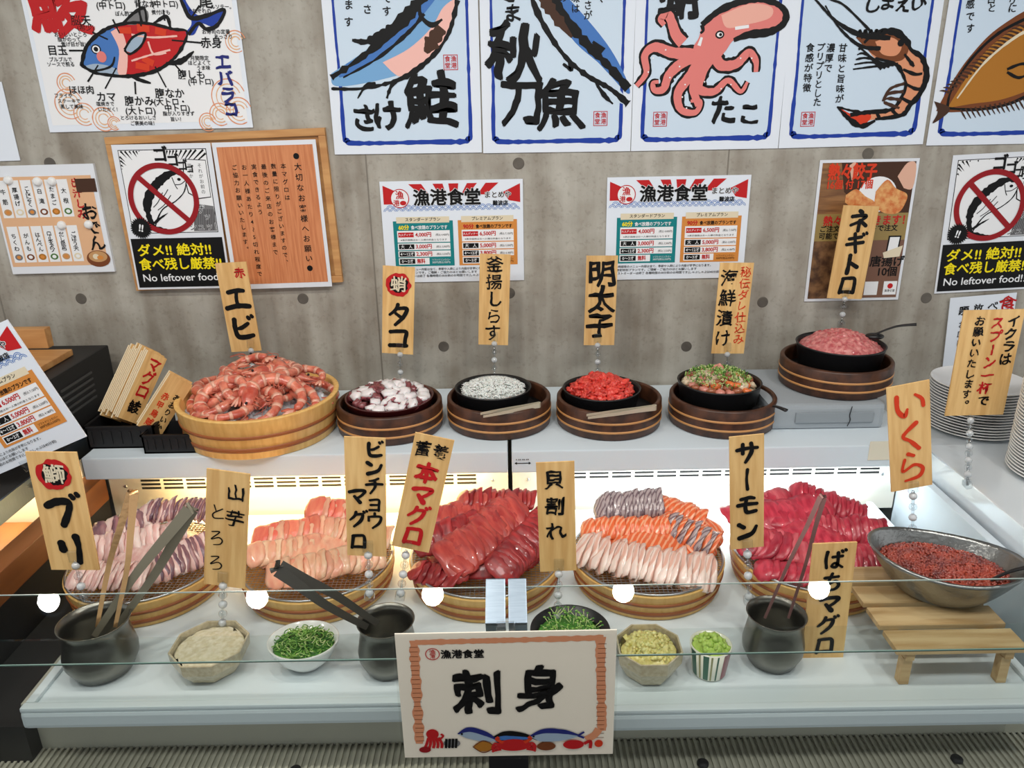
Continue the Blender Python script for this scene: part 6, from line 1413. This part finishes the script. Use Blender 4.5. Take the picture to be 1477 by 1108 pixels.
heap('sliced_green_onion', a + Vector((0, 0, .046)), mb, 'curled slices of green onion in the white oval bowl', 'green onion', 'stuff')
a = at(934, 968); vessel('octagonal_bowl', a, octa(.066, .064), CER, 'beige octagonal bowl heaped with grated ginger', 'bowl', n=8)
GI = pmat('grated_ginger', (232, 222, 150), rough=.35, coat=.3, noise_scale=140, col2=(212, 196, 112), bump=.8, bump_scale=220, sss=.15)
mb = MB(); mb.dome(.055, .055, .030, GI, nr=30, na=70, amp=.007, fr=75, flat=1.3)
for i in range(90): 
    x, y = random.uniform(-.04, .04), random.uniform(-.04, .04); r = math.hypot(x, y) / .055
    if r < 1: mb.ico((x, y, .030 * (1 - r ** 1.3)), random.uniform(.003, .007), GI, 1, nz=.8, seed=i)
heap('grated_ginger', a + Vector((-.002, 0, .052)), mb, 'pale yellow grated ginger heaped in the octagonal bowl', 'grated ginger')
a = at(1022, 968); 
CUP = [pmat('cup_white', (224, 222, 206), rough=.3, coat=.4), pmat('cup_green', (40, 96, 72), rough=.3, coat=.4), pmat('cup_maroon', (132, 52, 62), rough=.3, coat=.4), pmat('cup_olive', (150, 146, 96), rough=.3, coat=.4)]
t = empty('striped_cup', a); mb = MB(); mb.cap = False; mb.lathe([(0, 0), (.030, 0), (.032, .003), (.040, .066), (.0375, .066), (.030, .008), (0, .007)], CUP[0], 48); mb.build('body', parent=t)
k0 = 0
for (f0, f1, m_) in ((190, 212, 1), (222, 228, 3), (236, 252, 1), (258, 263, 3), (275, 280, 1), (296, 330, 2), (345, 352, 3), (10, 40, 1), (60, 90, 2), (120, 150, 1)):
    mb = MB(); vs = []; ns = 8
    for j in range(ns + 1):
        an = radians(f0 + (f1 - f0) * j / ns)
        for z, r in ((.004, .0325), (.064, .0402)): vs.append((r * cos(an), r * sin(an), z))
    mb.add(vs, [(2 * j, 2 * j + 2, 2 * j + 3, 2 * j + 1) for j in range(ns)], CUP[m_], True); mb.build('stripe', parent=t)
tag(t, 'small cup with green and maroon stripes holding wasabi', 'cup')
WA = pmat('wasabi', (190, 214, 110), rough=.4, noise_scale=120, col2=(164, 194, 80), bump=.7, bump_scale=220, sss=.1)
mb = MB(); mb.dome(.034, .034, .026, WA, amp=.006, fr=80, flat=1.4)
for i in range(60):
    x, y = random.uniform(-.028, .028), random.uniform(-.028, .028); r = math.hypot(x, y) / .034
    if r < 1: mb.ico((x, y, .026 * (1 - r ** 1.4)), random.uniform(.003, .007), WA, 1, nz=.8, seed=i)
heap('wasabi', a + Vector((0, 0, .058)), mb, 'bright green wasabi heaped in the striped cup', 'wasabi')
a = at(822, 944); vessel('black_bowl', a, [(0, 0), (.035, 0), (.040, .004), (.066, .030), (.080, .062), (.077, .062), (.062, .032), (.030, .010), (0, .008)], BLACK, 'black bowl of radish sprouts behind the glass clamps', 'bowl')
mb = MB(); mb.dome(.066, .066, .012, GR[0], amp=.004, fr=80)
for i in range(200):
    x = random.uniform(-1, 1); y = random.uniform(-1, 1)
    if x * x + y * y > 1: continue
    b = random.random() * 6; z = .016; p0 = Vector((x * .055, y * .055, z)); p1 = p0 + Vector((cos(b) * .012, sin(b) * .012, random.uniform(.004, .012))); mb.tube([p0, p1], .0008, GR[2], 4); mb.ico(p1, .0034, random.choice(GR[:2]), 1, sc=(1, .8, .35))
heap('radish_sprouts', a + Vector((0, 0, .046)), mb, 'green radish sprouts in the black bowl', 'radish sprouts', 'stuff')

# ---- wooden stand and hammered bowl of salmon roe
sx0, sx1, sy0, sy1, sh = .705, .950, 1.165, 1.44, .088
t = empty('wooden_stand', ((sx0 + sx1) / 2, (sy0 + sy1) / 2, ZT)); L = t.location
mb = MB()
for k in range(4):
    yy = sy0 + .03 + k * (sy1 - sy0 - .06) / 3; mb = MB(); mb.box(((sx0 + sx1) / 2 - L.x, yy - L.y, sh - .006), (sx1 - sx0, .058, .011), STANDW, bev=.0015); mb.build('board', parent=t)
for x in (sx0 + .03, sx1 - .03):
    mb = MB(); mb.box((x - L.x, 0, sh - .020), (.016, sy1 - sy0 - .01, .016), STANDW); mb.build('rail', parent=t)
    for y in (sy0 + .02, sy1 - .02): mb = MB(); mb.box((x - L.x, y - L.y, (sh - .028) / 2), (.018, .018, sh - .028), STANDW); mb.build('leg', parent=t)
tag(t, 'slatted pale wooden stand under the metal bowl of roe', 'stand')
HAM = pmat('hammered_metal', (150, 152, 150), rough=.28, metal=.9, bump=.9, bump_scale=70)
bc = Vector((.868, 1.335, ZT + sh + .0005)); brz = radians(-24)
def boat(t_, an, inner=0.0):
    rx, ry = .146 - inner, .104 - inner; k = .42 + .58 * t_ ** .75 if t_ > 0 else .42
    k = (.44 + .56 * t_ ** .72); x, y = rx * k * cos(an), ry * k * sin(an); z = .086 * t_ + .014 * t_ * abs(cos(an)) ** 2
    return (x, y, z + (.004 if inner else 0))
mb = MB(); na, nr = 72, 12
vs = [boat(i / nr, 2 * pi * k / na) for i in range(nr + 1) for k in range(na)] + [boat(1 - i / nr, 2 * pi * k / na, .004) for i in range(nr + 1) for k in range(na)]
fs = [(i * na + k, i * na + (k + 1) % na, (i + 1) * na + (k + 1) % na, (i + 1) * na + k) for i in range(2 * nr + 1) for k in range(na)]
fs += [[k for k in range(na)][::-1], [(2 * nr + 1) * na + k for k in range(na)]]
mb.add(vs, fs, HAM, True); tag(mb.build('hammered_bowl', M=Matrix.Translation(bc) @ Matrix.Rotation(brz, 4, 'Z')), 'oval hammered metal bowl of salmon roe on the wooden stand', 'bowl')
IK = pmat('salmon_roe', (168, 62, 36), rough=.12, coat=.8, spec=.7, sss=.1, noise_scale=40, col2=(112, 34, 20))
mb = MB(); mb.dome(.114, .080, .010, pmat('roe_base', (120, 24, 14), rough=.3), amp=.002, fr=40)
for i in range(3000):
    a = random.random() * 2 * pi; r = sqrt(random.random()) * .985; x, y = .118 * r * cos(a), .084 * r * sin(a); z = .010 * (1 - r * r) + random.uniform(.000, .005)
    mb.ico((x, y, z), .0034, IK, 1)
heap('salmon_roe', bc + Vector((0, 0, .062)), mb, 'glossy orange-red salmon roe in the hammered bowl', 'salmon roe', 'stuff').rotation_euler = (0, 0, brz)
ladle('serving_spoon', P(1418, 842, Y=1.285), P(1500, 815, Y=1.24), 'black ladle dipping into the salmon roe at the right edge')

# ceiling downlights
for i, (x, y) in enumerate(SPOTS):
    mb = MB(); mb.cap = False; mb.lathe([(.050, -.006), (.062, -.006), (.064, 0), (.066, .0)], STEELB, 32)
    tag(mb.build('downlight', loc=(x, y, 2.6985)), ['round ceiling downlight, leftmost of the row', 'round ceiling downlight, second from the left of the row', 'round ceiling downlight in the middle of the row', 'round ceiling downlight, second from the right of the row', 'round ceiling downlight, rightmost of the row'][i], 'downlight', 'ceiling downlights')

# spare clip behind the crates
q = P(268, 560, Y=2.08); mb = MB()
mb.tube([(0, 0, 0), (0, 0, .085)], .0028, CLEAR)
for k in range(4): mb.ico((0, 0, .012 + k * .02), .0088, BEAD if k % 2 else CLEAR, 2)
mb.box((0, 0, .004), (.030, .022, .008), CLEAR, bev=.002); mb.box((0, 0, .088), (.020, .010, .016), CLEAR, bev=.002)
tag(mb.build('tag_clip', loc=(q.x, 2.08, ZS + .0005)), 'empty clear tag clip standing behind the small black crate', 'clip')
